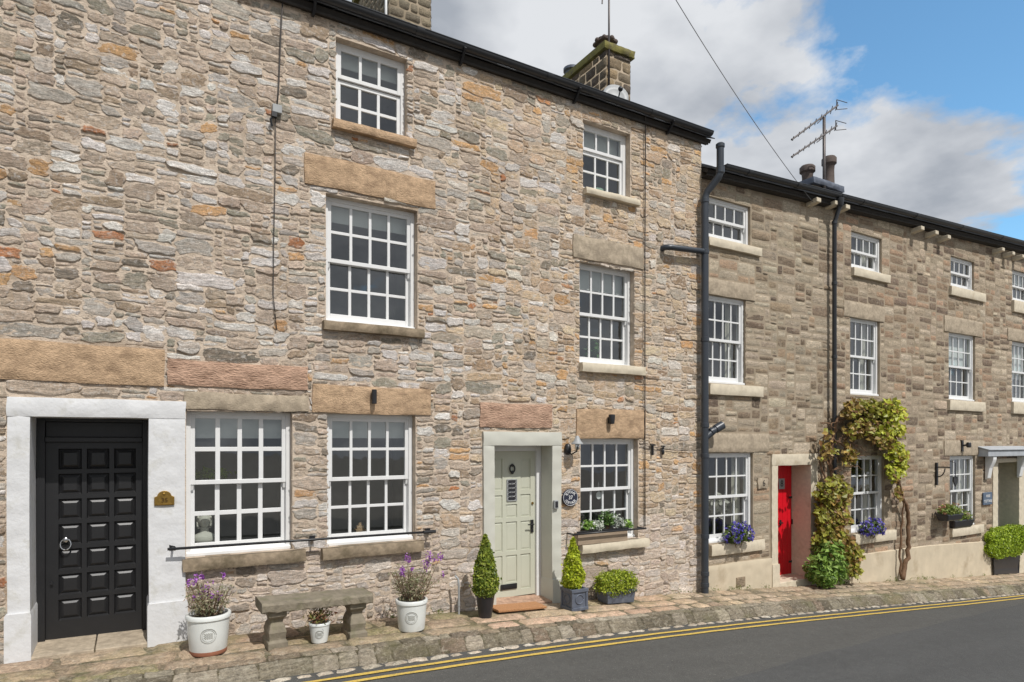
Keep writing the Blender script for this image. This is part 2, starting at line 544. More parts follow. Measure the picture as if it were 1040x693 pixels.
M['soil'] = pmat('potting_soil', S(62, 50, 40), .95, .3, 40, .8, 90, .01)
M['bench'] = pmat('mossy_cast_stone', S(126, 117, 101), .95, .22, 10, .6, 40, .012, col2=S(108, 104, 80), c2range=(.48, .7), c2scale=7)
M['coir'] = pmat('coir_mat', S(176, 128, 88), .98, .3, 90, .9, 220, .01)
M['chrome'] = pmat('chrome', (.6, .6, .6), .2, .05, 9, 0, 9, metal=1.0)
M['grey_plastic'] = pmat('grey_plastic', S(150, 152, 152), .5, .08, 9, .05, 40, .002)
M['wire'] = pmat('grey_wire', S(120, 122, 126), .6, .1, 9, 0)
M['pot_mark'] = pmat('pot_mark', S(176, 176, 170), .4, .1, 9, 0)
M['crown_pot'] = pmat('sooty_clay', S(84, 72, 66), .85, .25, 9, .3, 40, .005)
M['cable'] = pmat('cable', S(58, 52, 48), .6, .1, 9, 0)
M['alu'] = pmat('dull_aluminium', S(96, 90, 88), .5, .12, 12, .05, 50, .002, metal=.6)
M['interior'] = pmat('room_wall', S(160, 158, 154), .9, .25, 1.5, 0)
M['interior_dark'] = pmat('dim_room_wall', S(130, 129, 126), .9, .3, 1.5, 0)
M['blind'] = pmat('white_blind', S(216, 216, 212), .85, .03, 4, .05, 60)
M['curtain'] = pmat('net_curtain', S(196, 190, 176), .9, .05, 6, .2, 40)
M['glass'] = glass_mat()
M['leaf'] = leaf_mat('leaf')
M['bark'] = pmat('bark', S(110, 84, 62), .9, .3, 14, .6, 40, .008)
M['wood_grey'] = pmat('weathered_wood', S(150, 132, 112), .85, .2, 12, .3, 40, .004, stretch=(.3, 1, 3))
M['yellow'] = None
M['setts'] = stone_mat('pale_setts', .3, S(190, 184, 170), .3)
M['text_white'] = pmat('white_lettering', (.75, .75, .74), .5, .02, 5, 0)
M['bust'] = pmat('plaster', S(206, 202, 190), .8, .08, 8, .2, 40, .003)
M['moss_cap'] = pmat('mossy_chimney_cap', S(118, 112, 60), .95, .25, 9, .6, 40, .012, col2=S(96, 88, 70), c2range=(.5, .66), c2scale=6)
M['asphalt'] = asphalt_mat('asphalt', S(80, 79, 76), S(128, 124, 116))
M['asphalt_dark'] = asphalt_mat('darker_asphalt', S(74, 74, 73), S(108, 106, 102))

# ------------------------------------------------------------------ stone work
_lat = np.random.default_rng(99).random((256, 256))
def vnoise(x, z):
    xi, zi = np.floor(x).astype(int), np.floor(z).astype(int)
    fx, fz = x - xi, z - zi
    fx, fz = fx * fx * (3 - 2 * fx), fz * fz * (3 - 2 * fz)
    a, b = _lat[zi % 256, xi % 256], _lat[zi % 256, (xi + 1) % 256]
    c, d = _lat[(zi + 1) % 256, xi % 256], _lat[(zi + 1) % 256, (xi + 1) % 256]
    return (a * (1 - fx) + b * fx) * (1 - fz) + (c * (1 - fx) + d * fx) * fz
def fbm(x, z, n=4):
    s, a = 0, .5
    for k in range(n):
        s = s + a * (vnoise(x + 17.3 * k, z + 5.7 * k) - .5); x, z, a = x * 2.1, z * 2.1, a * .55
    return s

def pack(x0, x1, zbot, ztop, holes, dx, dz, hw, asp, wmin, wmax, rg, blocks=None):
    """irregular interlocking layout of stones: list of (x, z, w, h)"""
    zlo = float(min(zbot(x0), zbot(x1)))
    nx, nz = int((x1 - x0) / dx), int((ztop - zlo) / dz)
    occ = np.zeros((nz, nx), bool)
    xs = x0 + (np.arange(nx) + .5) * dx
    zs = zlo + (np.arange(nz) + .5) * dz
    gb = np.array([float(zbot(x)) for x in xs])
    occ |= zs[:, None] < gb[None, :] - dz
    for (a, b, c, d) in holes:
        occ[np.ix_((zs > c) & (zs < d), (xs > a) & (xs < b))] = True
    hs, hp = np.array(list(hw.keys())), np.array(list(hw.values())) / sum(hw.values())
    res = []
    mn, mx = max(1, round(wmin / dx)), round(wmax / dx)
    for r in range(nz):
        c = 0
        while c < nx:
            if occ[r, c]:
                c += 1; continue
            run = 1
            while c + run < nx and not occ[r, c + run] and run < mx + mn:
                run += 1
            h = int(rg.choice(hs, p=hp))
            ww = int(round(h * dz * rg.uniform(*asp) / dx))
            ww = max(mn, min(mx, ww))
            if run - ww < mn:
                ww = run
            if blocks and rg.random() < blocks[0]:
                h = int(rg.integers(*blocks[1])); ww = max(mn, min(mx, int(round(h * dz * rg.uniform(*blocks[2]) / dx))))
                if run - ww < mn: ww = run
            if ww * dx < .13: h = max(2, min(h, 4))
            h = min(h, nz - r)
            k = 1
            while k < h and not occ[r + k, c:c + ww].any():
                k += 1
            occ[r:r + k, c:c + ww] = True
            res.append((x0 + (c + ww / 2) * dx, zlo + (r + k / 2) * dz, ww * dx, k * dz))
            c += ww
    return res

def stone_mesh(cx, cz, ww, h, depth, rg, step, rough=1.0, square=False):
    """one stone: front face with an uneven outline; also returns each vertex's distance to the edge"""
    nu = int(np.clip(ww / step, 4, 22)); nv = int(np.clip(h / step * 1.3, 4, 14))
    u = np.sin(np.linspace(-1, 1, nu + 1) * 1.4) / math.sin(1.4)
    v = np.sin(np.linspace(-1, 1, nv + 1) * 1.4) / math.sin(1.4)
    U, V = np.meshgrid(u, v)
    def wob(t, a):
        return a * (np.sin(t * rg.uniform(1, 3) + rg.uniform(0, 6.3)) * .6 + np.sin(t * rg.uniform(4, 8) + rg.uniform(0, 6.3)) * .4)
    k = .30 if square else 1.0
    ea = (.11 * h + .004) * k; eb = (.14 * min(ww, h) + .004) * k
    tp, bt = wob(U, ea), wob(U, ea)
    lf, rt = wob(V, eb), wob(V, eb)
    sl = rg.uniform(-.22, .22) * min(h, .12) * k
    X = ww / 2 * U + lf * (1 - U) / 2 + rt * (1 + U) / 2 + sl * V
    Z = h / 2 * V + bt * (1 - V) / 2 + tp * (1 + V) / 2 + rg.uniform(-.06, .06) * h * U * k
    m = min(ww, h)
    cc = rg.uniform(0, .45, 4) if not square else rg.uniform(0, .12, 4)
    rc = np.where(U < 0, np.where(V < 0, cc[0], cc[1]), np.where(V < 0, cc[2], cc[3])) * m
    cr_ = np.abs(U) ** 4 * np.abs(V) ** 4 * rc * .6
    X = X - np.sign(U) * cr_; Z = Z - np.sign(V) * cr_
    t = np.minimum((1 - np.abs(U)) * ww / 2, (1 - np.abs(V)) * h / 2)
    prof = np.clip(t / .006, 0, 1) ** .7
    ph = rg.uniform(0, 6.3, 8)
    ox, oz = rg.uniform(0, 200, 2)
    sk = rg.uniform(-.25, .25)
    n_lo = fbm(X * 9 + ox, (Z + sk * X) * 34 + oz, 4)
    n_hi = fbm(X * 30 + oz, (Z + sk * X) * 70 + ox, 3)
    nz = 4.2 * n_lo + 2.4 * n_hi
    ti, tj = rg.normal(0, .35), rg.normal(0, .35)
    Y = -(depth * prof) - prof * (nz * .0038 * rough + depth * .40 * (ti * U + tj * V))
    Y = np.where(t < 1e-6, .004, np.minimum(Y, .004))
    vv = np.stack((X + cx, Y, Z + cz), -1).reshape(-1, 3)
    i = np.arange(nv)[:, None] * (nu + 1) + np.arange(nu)[None, :]
    ff = np.stack((i, i + 1, i + nu + 2, i + nu + 1), -1).reshape(-1, 4)
    stone_mesh.edge = t.ravel()
    return vv, ff

def pick(pal, rg, n=1):
    cs = np.array([S(*p[:3]) for p in pal]); ps = np.array([p[3] for p in pal]); ps = ps / ps.sum()
    return cs[rg.choice(len(cs), p=ps)] * 1.05 * (1 + rg.normal(0, .11)) * (1 + rg.normal(0, .010, 3))

PAL_A = [(186, 169, 152, .22), (176, 161, 145, .17), (212, 208, 203, .24), (178, 172, 163, .14), (150, 146, 132, .11), (156, 138, 118, .06),
         (196, 156, 112, .03), (176, 118, 80, .012), (124, 117, 106, .03)]
PAL_B = [(194, 170, 142, .27), (200, 180, 152, .22), (210, 203, 192, .14), (178, 167, 151, .13), (156, 147, 129, .07), (164, 140, 114, .06),
         (204, 162, 114, .085), (188, 134, 92, .02), (134, 125, 111, .02)]
PAL_LOW = [(196, 180, 165, .28), (210, 200, 189, .30), (188, 173, 160, .2), (180, 171, 162, .12), (160, 147, 133, .05), (198, 164, 126, .03), (140, 131, 121, .02)]
PAL_R = [(158, 147, 129, .30), (174, 162, 143, .28), (138, 122, 102, .19), (112, 98, 83, .12), (160, 137, 114, .06), (176, 166, 147, .04), (96, 83, 73, .03)]
PAL_FAR = [(160, 146, 127, .27), (174, 160, 140, .24), (138, 119, 99, .2), (112, 97, 84, .17), (164, 137, 114, .09), (178, 166, 147, .03)]

def warp(vv, amp, holes):
    x, z = vv[:, 0], vv[:, 2]
    a = amp * (np.sin(x * 1.1 + z * .7 + 1) + .6 * np.sin(x * 2.7 - z * 1.3))
    vv[:, 2] = z + a
    return vv

def stones(mb, lay, pal, rg, dmin, dmax, joint, step, mi=1, square=False, rough=1.0, wamp=.012, xf=None):
    for (cx, cz, ww, h) in lay:
        p = pal(cx, cz, rg) if callable(pal) else pal
        j = joint * rg.uniform(.7, 1.4)
        dp = rg.uniform(dmin, dmax) * (2.2 if rg.random() < .18 else 1.0)
        vv, ff = stone_mesh(cx, cz, max(.03, ww - j), max(.018, h - j), dp, rg, step, rough, square)
        if wamp: vv = warp(vv, wamp, None)
        if xf is not None: vv = xf(vv)
        dd = stone_mesh.edge + (.014 if rg.random() < .38 else 0)
        c3 = np.tile(pick(p, rg), (len(vv), 1))
        mb.add(vv, ff, np.concatenate((c3, dd[:, None]), 1), mi)

def sheet(mb, X0, X1, zf0, Z1, holes, y=0.0, depth=.3, floor=None, mi=0, mir=None, slope=0.0):
    """wall face with openings and their reveals"""
    xs = sorted({X0, X1, *[v for h in holes for v in h[:2] if X0 < v < X1]})
    zs = sorted({zf0, Z1, *[v for h in holes for v in h[2:4] if zf0 < v < Z1]})
    for i in range(len(xs) - 1):
        for k in range(len(zs) - 1):
            cx, cz = (xs[i] + xs[i + 1]) / 2, (zs[k] + zs[k + 1]) / 2
            if any(h[0] < cx < h[1] and h[2] < cz < h[3] for h in holes):
                continue
            mb.quad((xs[i], y, zs[k]), (xs[i + 1], y, zs[k]), (xs[i + 1], y, zs[k + 1]), (xs[i], y, zs[k + 1]), mi)
    for h in holes:
        a, b, c, d = h[:4]
        dp = h[4] if len(h) > 4 else depth
        r = mi if mir is None else mir
        A, B, Cc, Dd = a + slope, b - slope, c + slope, d - slope
        mb.quad((a, y, c), (a, y, d), (A, y + dp, Dd), (A, y + dp, Cc), r)
        mb.quad((b, y, c), (B, y + dp, Cc), (B, y + dp, Dd), (b, y, d), r)
        mb.quad((a, y, d), (b, y, d), (B, y + dp, Dd), (A, y + dp, Dd), r)
        mb.quad((a, y, c), (A, y + dp, Cc), (B, y + dp, Cc), (b, y, c), r)
        if floor is not None:
            mb.quad((A, y + dp, Cc), (B, y + dp, Cc), (B, y + dp, Dd), (A, y + dp, Dd), floor)

def block(x0, x1, z0, z1, y0=-.03, y1=.05, rg=rng, step=.04, amp=.006, mb=None, mi=0, edge=.012, wav=1.0):
    """one dressed stone block: front, slightly uneven"""
    mb = mb or MB()
    nu, nv = max(3, int((x1 - x0) / step)), max(3, int((z1 - z0) / step))
    u = np.linspace(0, 1, nu + 1); v = np.linspace(0, 1, nv + 1)
    U, V = np.meshgrid(u, v)
    ph = rg.uniform(0, 6.3, 10)
    X = x0 + (x1 - x0) * U + np.sin(V * 5 + ph[0]) * .004 * (np.abs(U - .5) * 2)
    Z = z0 + (z1 - z0) * V + wav * (np.sin(U * 6 + ph[1]) * .005 + np.sin(U * 17 + ph[2]) * .003) * (np.abs(V - .5) * 2)
    t = np.minimum(np.minimum(U, 1 - U) * (x1 - x0), np.minimum(V, 1 - V) * (z1 - z0))
    Y = y0 + edge * np.exp(-t / .008) + amp * (np.sin(X * 13 + ph[3]) * np.sin(Z * 29 + ph[4]) + .5 * np.sin(X * 37 + ph[5] + Z * 20))
    vv = np.stack((X, Y, Z), -1).reshape(-1, 3)
    n = len(vv)
    i = np.arange(nv)[:, None] * (nu + 1) + np.arange(nu)[None, :]
    ff = np.stack((i, i + 1, i + nu + 2, i + nu + 1), -1).reshape(-1, 4)
    W = nu + 1
    ring = list(range(W)) + [r * W + nu for r in range(1, nv + 1)] + [nv * W + c for c in range(nu - 1, -1, -1)] + [r * W for r in range(nv - 1, 0, -1)]
    rv = vv[ring].copy(); rv[:, 1] = y1
    m = len(ring)
    mb.add(np.vstack((vv, rv)), ff, None, mi)
    mb.n -= n + m
    mb.f.append(([(mb.n + ring[k], mb.n + n + k, mb.n + n + (k + 1) % m, mb.n + ring[(k + 1) % m]) for k in range(m)], mi))
    mb.n += n + m
    return mb

# ------------------------------------------------------------------ windows and doors
def window(house, rect, Y, cols, rt, rb, bar=.032, fw=.05, split=.5, blind=None, curtain=None, room='interior', label=None, casement=False, plain_top=False, depth=1.3, sash_gap=None):
    a, b, c, d = rect
    f = MB()
    D = .12
    sillh = .05
    f.box(a, a + fw, Y, Y + D, c, d)
    f.box(b - fw, b, Y, Y + D, c, d)
    f.box(a + fw, b - fw, Y + .003, Y + D, d - fw * .9, d)
    f.prism([(Y - .035, c), (Y + D, c), (Y + D, c + sillh + .02), (Y + .01, c + sillh), (Y - .035, c + sillh - .018)], a + .002, b - .002)
    wn = f.build('window', M['white'], house, bevel=.004)
    if label: wn['label'] = label
    ia, ib, ic, id_ = a + fw, b - fw, c + sillh, d - fw * .9
    zm = ic + (id_ - ic) * (1 - split)
    gl = MB()
    def sash(x0, x1, z0, z1, y, cl, rw, bot, top, st=.046, horn=False):
        m = MB()
        T = .04
        m.box(x0, x0 + st, y, y + T, z0, z1)
        m.box(x1 - st, x1, y, y + T, z0, z1)
        m.box(x0 + st, x1 - st, y + .001, y + T - .001, z0, z0 + bot)
        m.box(x0 + st, x1 - st, y + .001, y + T - .001, z1 - top, z1)
        gx0, gx1, gz0, gz1 = x0 + st, x1 - st, z0 + bot, z1 - top
        for i in range(1, cl):
            x = gx0 + (gx1 - gx0) * i / cl
            m.box(x - bar / 2, x + bar / 2, y + .005, y + T - .004, gz0 - .004, gz1 + .004)
        for i in range(1, rw):
            z = gz0 + (gz1 - gz0) * i / rw
            m.box(gx0 - .004, gx1 + .004, y + .008, y + T - .007, z - bar / 2, z + bar / 2)
        if horn:
            for sx0, sx1 in ((x0, x0 + st * .8), (x1 - st * .8, x1)):
                m.prism([(y + .004, z0 + .004), (y + T - .004, z0 + .004), (y + T - .006, z0 - .075), (y + T * .55, z0 - .06), (y + .012, z0 - .02)][::-1], sx0 + .004, sx1 - .004)
        m.build('sash', M['white'], wn, bevel=.003)
        gl.quad((gx0, y + T * .55, gz0), (gx1, y + T * .55, gz0), (gx1, y + T * .55, gz1), (gx0, y + T * .55, gz1))
    sash(ia - .004, ib + .004, zm - .022, id_ + .002, Y + .018 if not casement else Y + .005, cols, rt, .046, .042, horn=not casement)
    sash(ia - .004, ib + .004, ic - .002, zm + .022 if not casement else zm - .03, Y + .064 if not casement else Y + .03, cols, rb, .075 if not casement else .05, .044)
    gl.build('glass', M['glass'], wn)
    if blind:
        m = MB(); zt = id_ - (id_ - ic) * blind
        m.box(ia, ib, Y + .14, Y + .145, zt, d)
        m.box(ia, ib, Y + .135, Y + .15, zt - .02, zt)
        m.build('blind', M['blind'], wn)
    if curtain:
        m = MB()
        def cur(x0, x1):
            n = max(6, int((x1 - x0) / .012))
            xx = np.linspace(x0, x1, n)
            yy = Y + .2 + .022 * np.sin((xx - x0) * 95) + .01 * np.sin(xx * 37)
            vv = np.concatenate([np.stack((xx, yy, np.full(n, c)), 1), np.stack((xx, yy, np.full(n, d)), 1)])
            i = np.arange(n - 1)
            m.add(vv, np.stack((i, i + 1, i + 1 + n, i + n), 1))
        for (p0, p1) in curtain:
            cur(ia + (ib - ia) * p0, ia + (ib - ia) * p1)
        m.build('curtain', M['curtain'], wn, smooth=True)
    r = MB()
    y0, y1, e = Y + D, Y + D + depth, .25
    P = lambda x, y, z: (x, y, z)
    A = [(a, y0, c), (b, y0, c), (b, y0, d), (a, y0, d)]
    B_ = [(a - e, y0, c - .5), (b + e, y0, c - .5), (b + e, y0, d + .1), (a - e, y0, d + .1)]
    Cc = [(x, y1, z) for x, _, z in B_]
    r.add(A + B_, [(i, (i + 1) % 4, (i + 1) % 4 + 4, i + 4) for i in range(4)])
    r.add(B_ + Cc, [(i, (i + 1) % 4, (i + 1) % 4 + 4, i + 4) for i in range(4)])
    r.add(Cc, [(0, 1, 2, 3)])
    r.build('room', M[room], wn)
    return wn

def panel_leaf(mb, a, b, c, d, panels, y, rec, thick=.05, raise_=0.0, inset=.0, slope=0.0, lip=.25):
    sheet(mb, a, b, c, d, [p + (rec,) for p in panels], y, rec, floor=0, slope=slope)
    mb.box(a + .001, b - .001, y + rec + .002, y + rec + thick, c, d)
    for s0, s1 in ((a, a), (b, b)):
        pass
    mb.quad((a, y, c), (a, y, d), (a, y + rec + .003, d), (a, y + rec + .003, c))
    mb.quad((b, y, c), (b, y + rec + .003, c), (b, y + rec + .003, d), (b, y, d))
    if raise_:
        for (p, q, r_, s) in panels:
            i0, i1 = slope + inset * lip, slope + inset
            o = [(p + i0, y + rec, r_ + i0), (q - i0, y + rec, r_ + i0), (q - i0, y + rec, s - i0), (p + i0, y + rec, s - i0)]
            n = [(p + i1, y + rec - raise_, r_ + i1), (q - i1, y + rec - raise_, r_ + i1), (q - i1, y + rec - raise_, s - i1), (p + i1, y + rec - raise_, s - i1)]
            mb.add(o + n, [(i, (i + 1) % 4, (i + 1) % 4 + 4, i + 4) for i in range(4)] + [(4, 5, 6, 7)])

def surround(house, a, b, d, oa, ob, od, depth, mat, yf=-.045, bot=None, bot_r=None, pl=None, plw=.02, amp=.003):
    """door surround: two jambs and a head wrapping into the reveal; a,b,d outer, oa,ob,od opening"""
    m = MB()
    zb0 = float(g(a)) - .08 if bot is None else bot
    zb1 = float(g(b)) - .08 if bot_r is None else bot_r
    block(a, oa, zb0, od, yf, depth, mb=m, amp=amp, edge=.008, wav=.35)
    block(ob, b, zb1, od, yf, depth, mb=m, amp=amp, edge=.008, wav=.35)
    block(a - .004, b + .004, od, d, yf - .004, depth, mb=m, amp=amp, edge=.008, wav=.35)
    if pl:
        for (x0, x1, zb, zt) in ((a - plw, oa + plw * .6, zb0, pl[0]), (ob - plw * .6, b + plw, zb1, pl[1])):
            m.prism_y([(x0, zb), (x1, zb), (x1, zt - .02), (x1 - plw * .5, zt), (x0 + plw * .5, zt), (x0, zt - .02)][::-1], yf - .022, depth - .003)
    return m.build('door_surround', mat, house, smooth=True, angle=35, bevel=.004)

def lamp_disc(mb, c, r, n=12):
    pass

def rpx(xl, xr, yt, yb, Y=0.0):
    return FX(xl, Y), FX(xr, Y), F(xl, yb, Y)[2], F(xl, yt, Y)[2]

# ------------------------------------------------------------------ ground
def strip(mb, y0, y1, x0, x1, dz, n=90, mi=0, y0b=None, y1b=None):
    xs = np.linspace(x0, x1, n)
    z = g(xs) + dz
    ya = np.full(n, y0) if y0b is None else np.linspace(y0, y0b, n)
    yb = np.full(n, y1) if y1b is None else np.linspace(y1, y1b, n)
    v = np.concatenate((np.stack((xs, ya, z), 1), np.stack((xs, yb, z), 1)))
    i = np.arange(n - 1)
    mb.add(v, np.stack((i, i + 1, i + 1 + n, i + n), 1), None, mi)

RZ = -.15
m = MB(); strip(m, -400, 400, -300, 500, -.35, 60)
o = m.build('ground', pmat('distant_ground', S(128, 122, 112), .95, .2, .3, 0)); tag(o, kind='structure')
m = MB(); strip(m, -1.17, -12.5, -30, 60, RZ)
o = m.build('road', M['asphalt']); tag(o, kind='structure')
m = MB()
xs = np.linspace(2.0, 24, 60)
ye = np.interp(xs, [2.0, 4.911, 14.85, 20, 24], [-3.6, -3.03, -1.81, -1.70, -1.70]) + .02 * np.sin(xs * 3)
v = np.concatenate((np.stack((xs, ye, g(xs) + RZ + .004), 1), np.stack((xs, np.full(60, -7.0), g(xs) + RZ + .004), 1)))
i = np.arange(59)
m.add(v, np.stack((i, i + 1, i + 61, i + 60), 1))
o = m.build('darker_road_area', M['asphalt_dark']); tag(o, kind='structure')  # area of slightly darker road surface with a slanting edge

mt, t, b = nodes('worn_yellow_paint')
vec = mapping(t)
wf = ramp(t, noise_n(t, vec, 34, 8, .8), .50, .68)
c = mixc(t, wf, S(206, 174, 82), S(112, 104, 84))
c = mixc(t, 1.0, c, ramp(t, noise_n(t, vec, 200, 3), .3, .7, (.8,) * 3, (1.15,) * 3), 'MULTIPLY')
t.links.new(c, b.inputs['Base Color']); b.inputs['Roughness'].default_value = .85
M['yellow'] = mt
m = MB()
yl = [-2, 1.6, 6.2, 9.5, 13, 16, 24]
for off in (0.0, -.155):
    xs = np.linspace(-4, 24, 140)
    yc = np.interp(xs, yl, [-1.42, -1.425, -1.425, -1.44, -1.42, -1.36, -1.36]) + off
    z = g(xs) + RZ + .009
    v = np.concatenate((np.stack((xs, yc - .027 + .004 * np.sin(xs * 9), z), 1), np.stack((xs, yc + .027 + .004 * np.sin(xs * 7), z), 1)))
    i = np.arange(139)
    m.add(v, np.stack((i, i + 1, i + 141, i + 140), 1))
o = m.build('road_markings', M['yellow']); tag(o, kind='structure')

# pavement: mossy bed with flagstones, kerb of rough blocks, pale setts at its foot
def flag(mb, x0, x1, y0, y1, col, rg, dz=.0, th=.03, drop=.012, mi=0):
    nu, nv = max(3, int((x1 - x0) / .06)), max(3, int(abs(y1 - y0) / .06))
    u, v = np.linspace(0, 1, nu + 1), np.linspace(0, 1, nv + 1)
    U, V = np.meshgrid(u, v)
    ph = rg.uniform(0, 6.3, 8)
    X = x0 + (x1 - x0) * U + .012 * np.sin(V * 5 + ph[0]) * np.abs(2 * U - 1)
    Y = y0 + (y1 - y0) * V + .012 * np.sin(U * 6 + ph[1]) * np.abs(2 * V - 1)
    t_ = np.minimum(np.minimum(U, 1 - U) * (x1 - x0), np.minimum(V, 1 - V) * abs(y1 - y0))
    Z = g(X) + dz + th * (1 - np.exp(-t_ / .012)) - th + .004 * np.sin(X * 11 + ph[2]) * np.sin(Y * 13 + ph[3]) + .002 * np.sin(X * 40 + ph[4]) * np.sin(Y * 33 + ph[5]) \
        + rg.uniform(-.006, .004) + rg.normal(0, .006) * (2 * U - 1)
    vv = np.stack((X, Y, Z), -1).reshape(-1, 3)
    i = np.arange(nv)[:, None] * (nu + 1) + np.arange(nu)[None, :]
    mb.add(vv, np.stack((i, i + 1, i + nu + 2, i + nu + 1), -1).reshape(-1, 4), col, mi)

PAL_F = [(146, 130, 108, .3), (134, 122, 96, .22), (156, 138, 116, .2), (118, 112, 82, .14), (160, 136, 114, .12)]
PAL_F2 = [(186, 158, 134, .4), (176, 150, 126, .3), (164, 146, 122, .2), (150, 136, 108, .1)]
PAL_F3 = [(166, 150, 128, .4), (150, 134, 112, .3), (136, 124, 104, .2), (176, 156, 130, .1)]
m = MB()
strip(m, .3, -.96, -8, 30, -.022, 120)
rg = np.random.default_rng(3)
m.c = [np.tile(np.array(S(96, 90, 70) + (1.0,)), (len(m.v[0]), 1))]; m.col = True
x = -6.0
rows = [(-.005, -.34), (-.34, -.66), (-.66, -.945)]
for r, (ya, yb) in enumerate(rows):
    x = -6.0 + rg.uniform(0, .4)
    while x < 24:
        big = x < 3.2
        ln = rg.uniform(.45, .95) if x < 6.5 else rg.uniform(.2, .5)
        pal = PAL_F if x < 3.4 else (PAL_F2 if x < 6.5 else PAL_F3)
        flag(m, x + .009, x + ln - .009, yb + .008, ya - .008, pick(pal, rg), rg, th=.036)
        x += ln
o = m.build('pavement', M['flag'], smooth=True); tag(o, kind='structure')

m = MB()
PAL_K = [(144, 135, 118, .32), (128, 119, 103, .28), (166, 156, 139, .16), (108, 100, 86, .16), (142, 126, 108, .08)]
KY = np.array([-.94, -1.055, -1.10, -1.15, -1.185]); KZ = np.array([-.008, -.022, -.058, -.125, -.205])
KS = np.concatenate(([0], np.cumsum(np.hypot(np.diff(KY), np.diff(KZ)))))
def kprof(s_):
    y_, z_ = np.interp(s_, KS, KY), np.interp(s_, KS, KZ)
    e = .012
    ty, tz = np.interp(s_ + e, KS, KY) - np.interp(s_ - e, KS, KY), np.interp(s_ + e, KS, KZ) - np.interp(s_ - e, KS, KZ)
    l = np.hypot(ty, tz)
    return y_, z_, tz / l, -ty / l
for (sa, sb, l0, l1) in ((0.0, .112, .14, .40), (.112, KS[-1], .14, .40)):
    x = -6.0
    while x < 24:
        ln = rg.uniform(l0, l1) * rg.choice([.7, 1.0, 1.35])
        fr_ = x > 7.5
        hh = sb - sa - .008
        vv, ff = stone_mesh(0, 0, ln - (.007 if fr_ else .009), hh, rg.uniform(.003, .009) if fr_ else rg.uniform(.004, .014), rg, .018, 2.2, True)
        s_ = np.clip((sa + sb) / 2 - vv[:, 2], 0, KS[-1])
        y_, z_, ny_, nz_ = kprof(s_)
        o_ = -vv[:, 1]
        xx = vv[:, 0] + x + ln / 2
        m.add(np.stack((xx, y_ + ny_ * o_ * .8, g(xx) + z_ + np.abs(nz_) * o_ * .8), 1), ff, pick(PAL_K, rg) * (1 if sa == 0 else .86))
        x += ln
for k in range(4):
    xs = np.linspace(-6, 24, 90)
    v = np.concatenate((np.stack((xs, np.full(90, KY[k]), g(xs) + KZ[k] - .006), 1), np.stack((xs, np.full(90, KY[k + 1]), g(xs) + KZ[k + 1] - .006), 1)))
    i = np.arange(89)
    m.add(v, np.stack((i, i + 1, i + 91, i + 90), 1), S(92, 86, 68))
o = m.build('kerb', M['kerb'], smooth=True); tag(o, kind='structure')

m = MB()
x = -6.0
while x < 22:
    ln = rg.uniform(.17, .27)
    wd = .10 if x < 4 else .075
    cl = np.array(S(*[(186, 178, 162), (172, 164, 148), (196, 190, 176), (158, 150, 134)][rg.integers(4)])) * (1 if x < 4 else .85)
    flag(m, x + .008, x + ln - .008, -1.19 - wd, -1.19, cl, rg, dz=RZ + .018, th=.02)
    x += ln
o = m.build('gutter_setts', M['setts'], smooth=True); tag(o, kind='structure')

# ------------------------------------------------------------------ the tall house
XL, XC = -3.2, 7.99
EAVE = 6.98
house = thing('stone_house', 'tall rubble stone house with a black door and a pale sage door', 'house', (2.4, 0, float(g(2.4))))
W1 = rpx(189, 297, 416, 567); W2 = rpx(332, 422, 420, 556); W3 = rpx(331, 424, 196, 326)
W4 = rpx(341, 414, 37, 127); W5 = rpx(592, 640, 121, 192); W6 = rpx(588.5, 644.5, 264.5, 369); W7 = rpx(589.5, 648, 445.5, 552)
BDo = rpx(8, 188, 403, 660); BDi = rpx(31, 151, 423, 660)
GDo = rpx(490, 568.8, 438.5, 612); GDi = rpx(501, 559.4, 452.7, 612)
zb = lambda p: F(p[0], p[1])[2]
BDi = (BDi[0], BDi[1], float(g(0)) - .05, BDi[3]); GDi = (GDi[0], GDi[1], float(g(4.5)) - .03, GDi[3])
wins = [W1, W2, W3, W4, W5, W6, W7]
L1 = (FX(187), FX(313), W1[3] + .005, F(187, 398)[2]); L1t = (FX(170), FX(312), F(170, 391)[2], F(170, 365)[2]); L0 = (XL + 1.2, FX(167), F(10, 386)[2], F(10, 345)[2])
L2 = (FX(317), FX(437), W2[3] + .005, F(317, 390.5)[2]); L3 = (FX(309), FX(441.5), F(309, 186)[2], F(309, 155)[2])
L6 = (FX(581.5), FX(653), F(581.5, 261)[2], F(581.5, 238)[2]); L7 = (FX(585), FX(655), W7[3] + .005, F(585, 415)[2])
LG = (FX(487), FX(560), F(487, 434)[2], F(487, 409)[2])
lint = [L1, L1t, L0, L2, L3, L6, L7, LG]
def sillpx(xl, xr, yt, yb):
    return (FX(xl), FX(xr), F(xl, yb)[2], F(xl, yt)[2])
s1 = sillpx(185, 309, 567.5, 580); s2 = sillpx(326, 428, 556.5, 568); s3 = sillpx(327.5, 429, 326, 335); s4 = sillpx(337, 421, 122.5, 131)
s5 = sillpx(592, 646.5, 191.5, 197.5); s6 = sillpx(588, 652, 368.5, 377.5); s7 = sillpx(587, 655, 553, 561.5)
sills = [s1, s2, s3, s4, s5, s6, s7]
holes = wins + [BDo[:2] + (float(g(0)) - .3, BDo[3]), GDo[:2] + (float(g(4.5)) - .3, GDo[3])]
rgw = np.random.default_rng(11)
lay = pack(XL, XC, lambda x: float(g(x)) - .1, EAVE, holes + lint + sills, .03, .024, {1: .12, 2: .25, 3: .25, 4: .19, 5: .11, 6: .05, 7: .03}, (1.5, 5.0), .09, .56, rgw, (.16, (4, 8), (1.2, 2.8)))
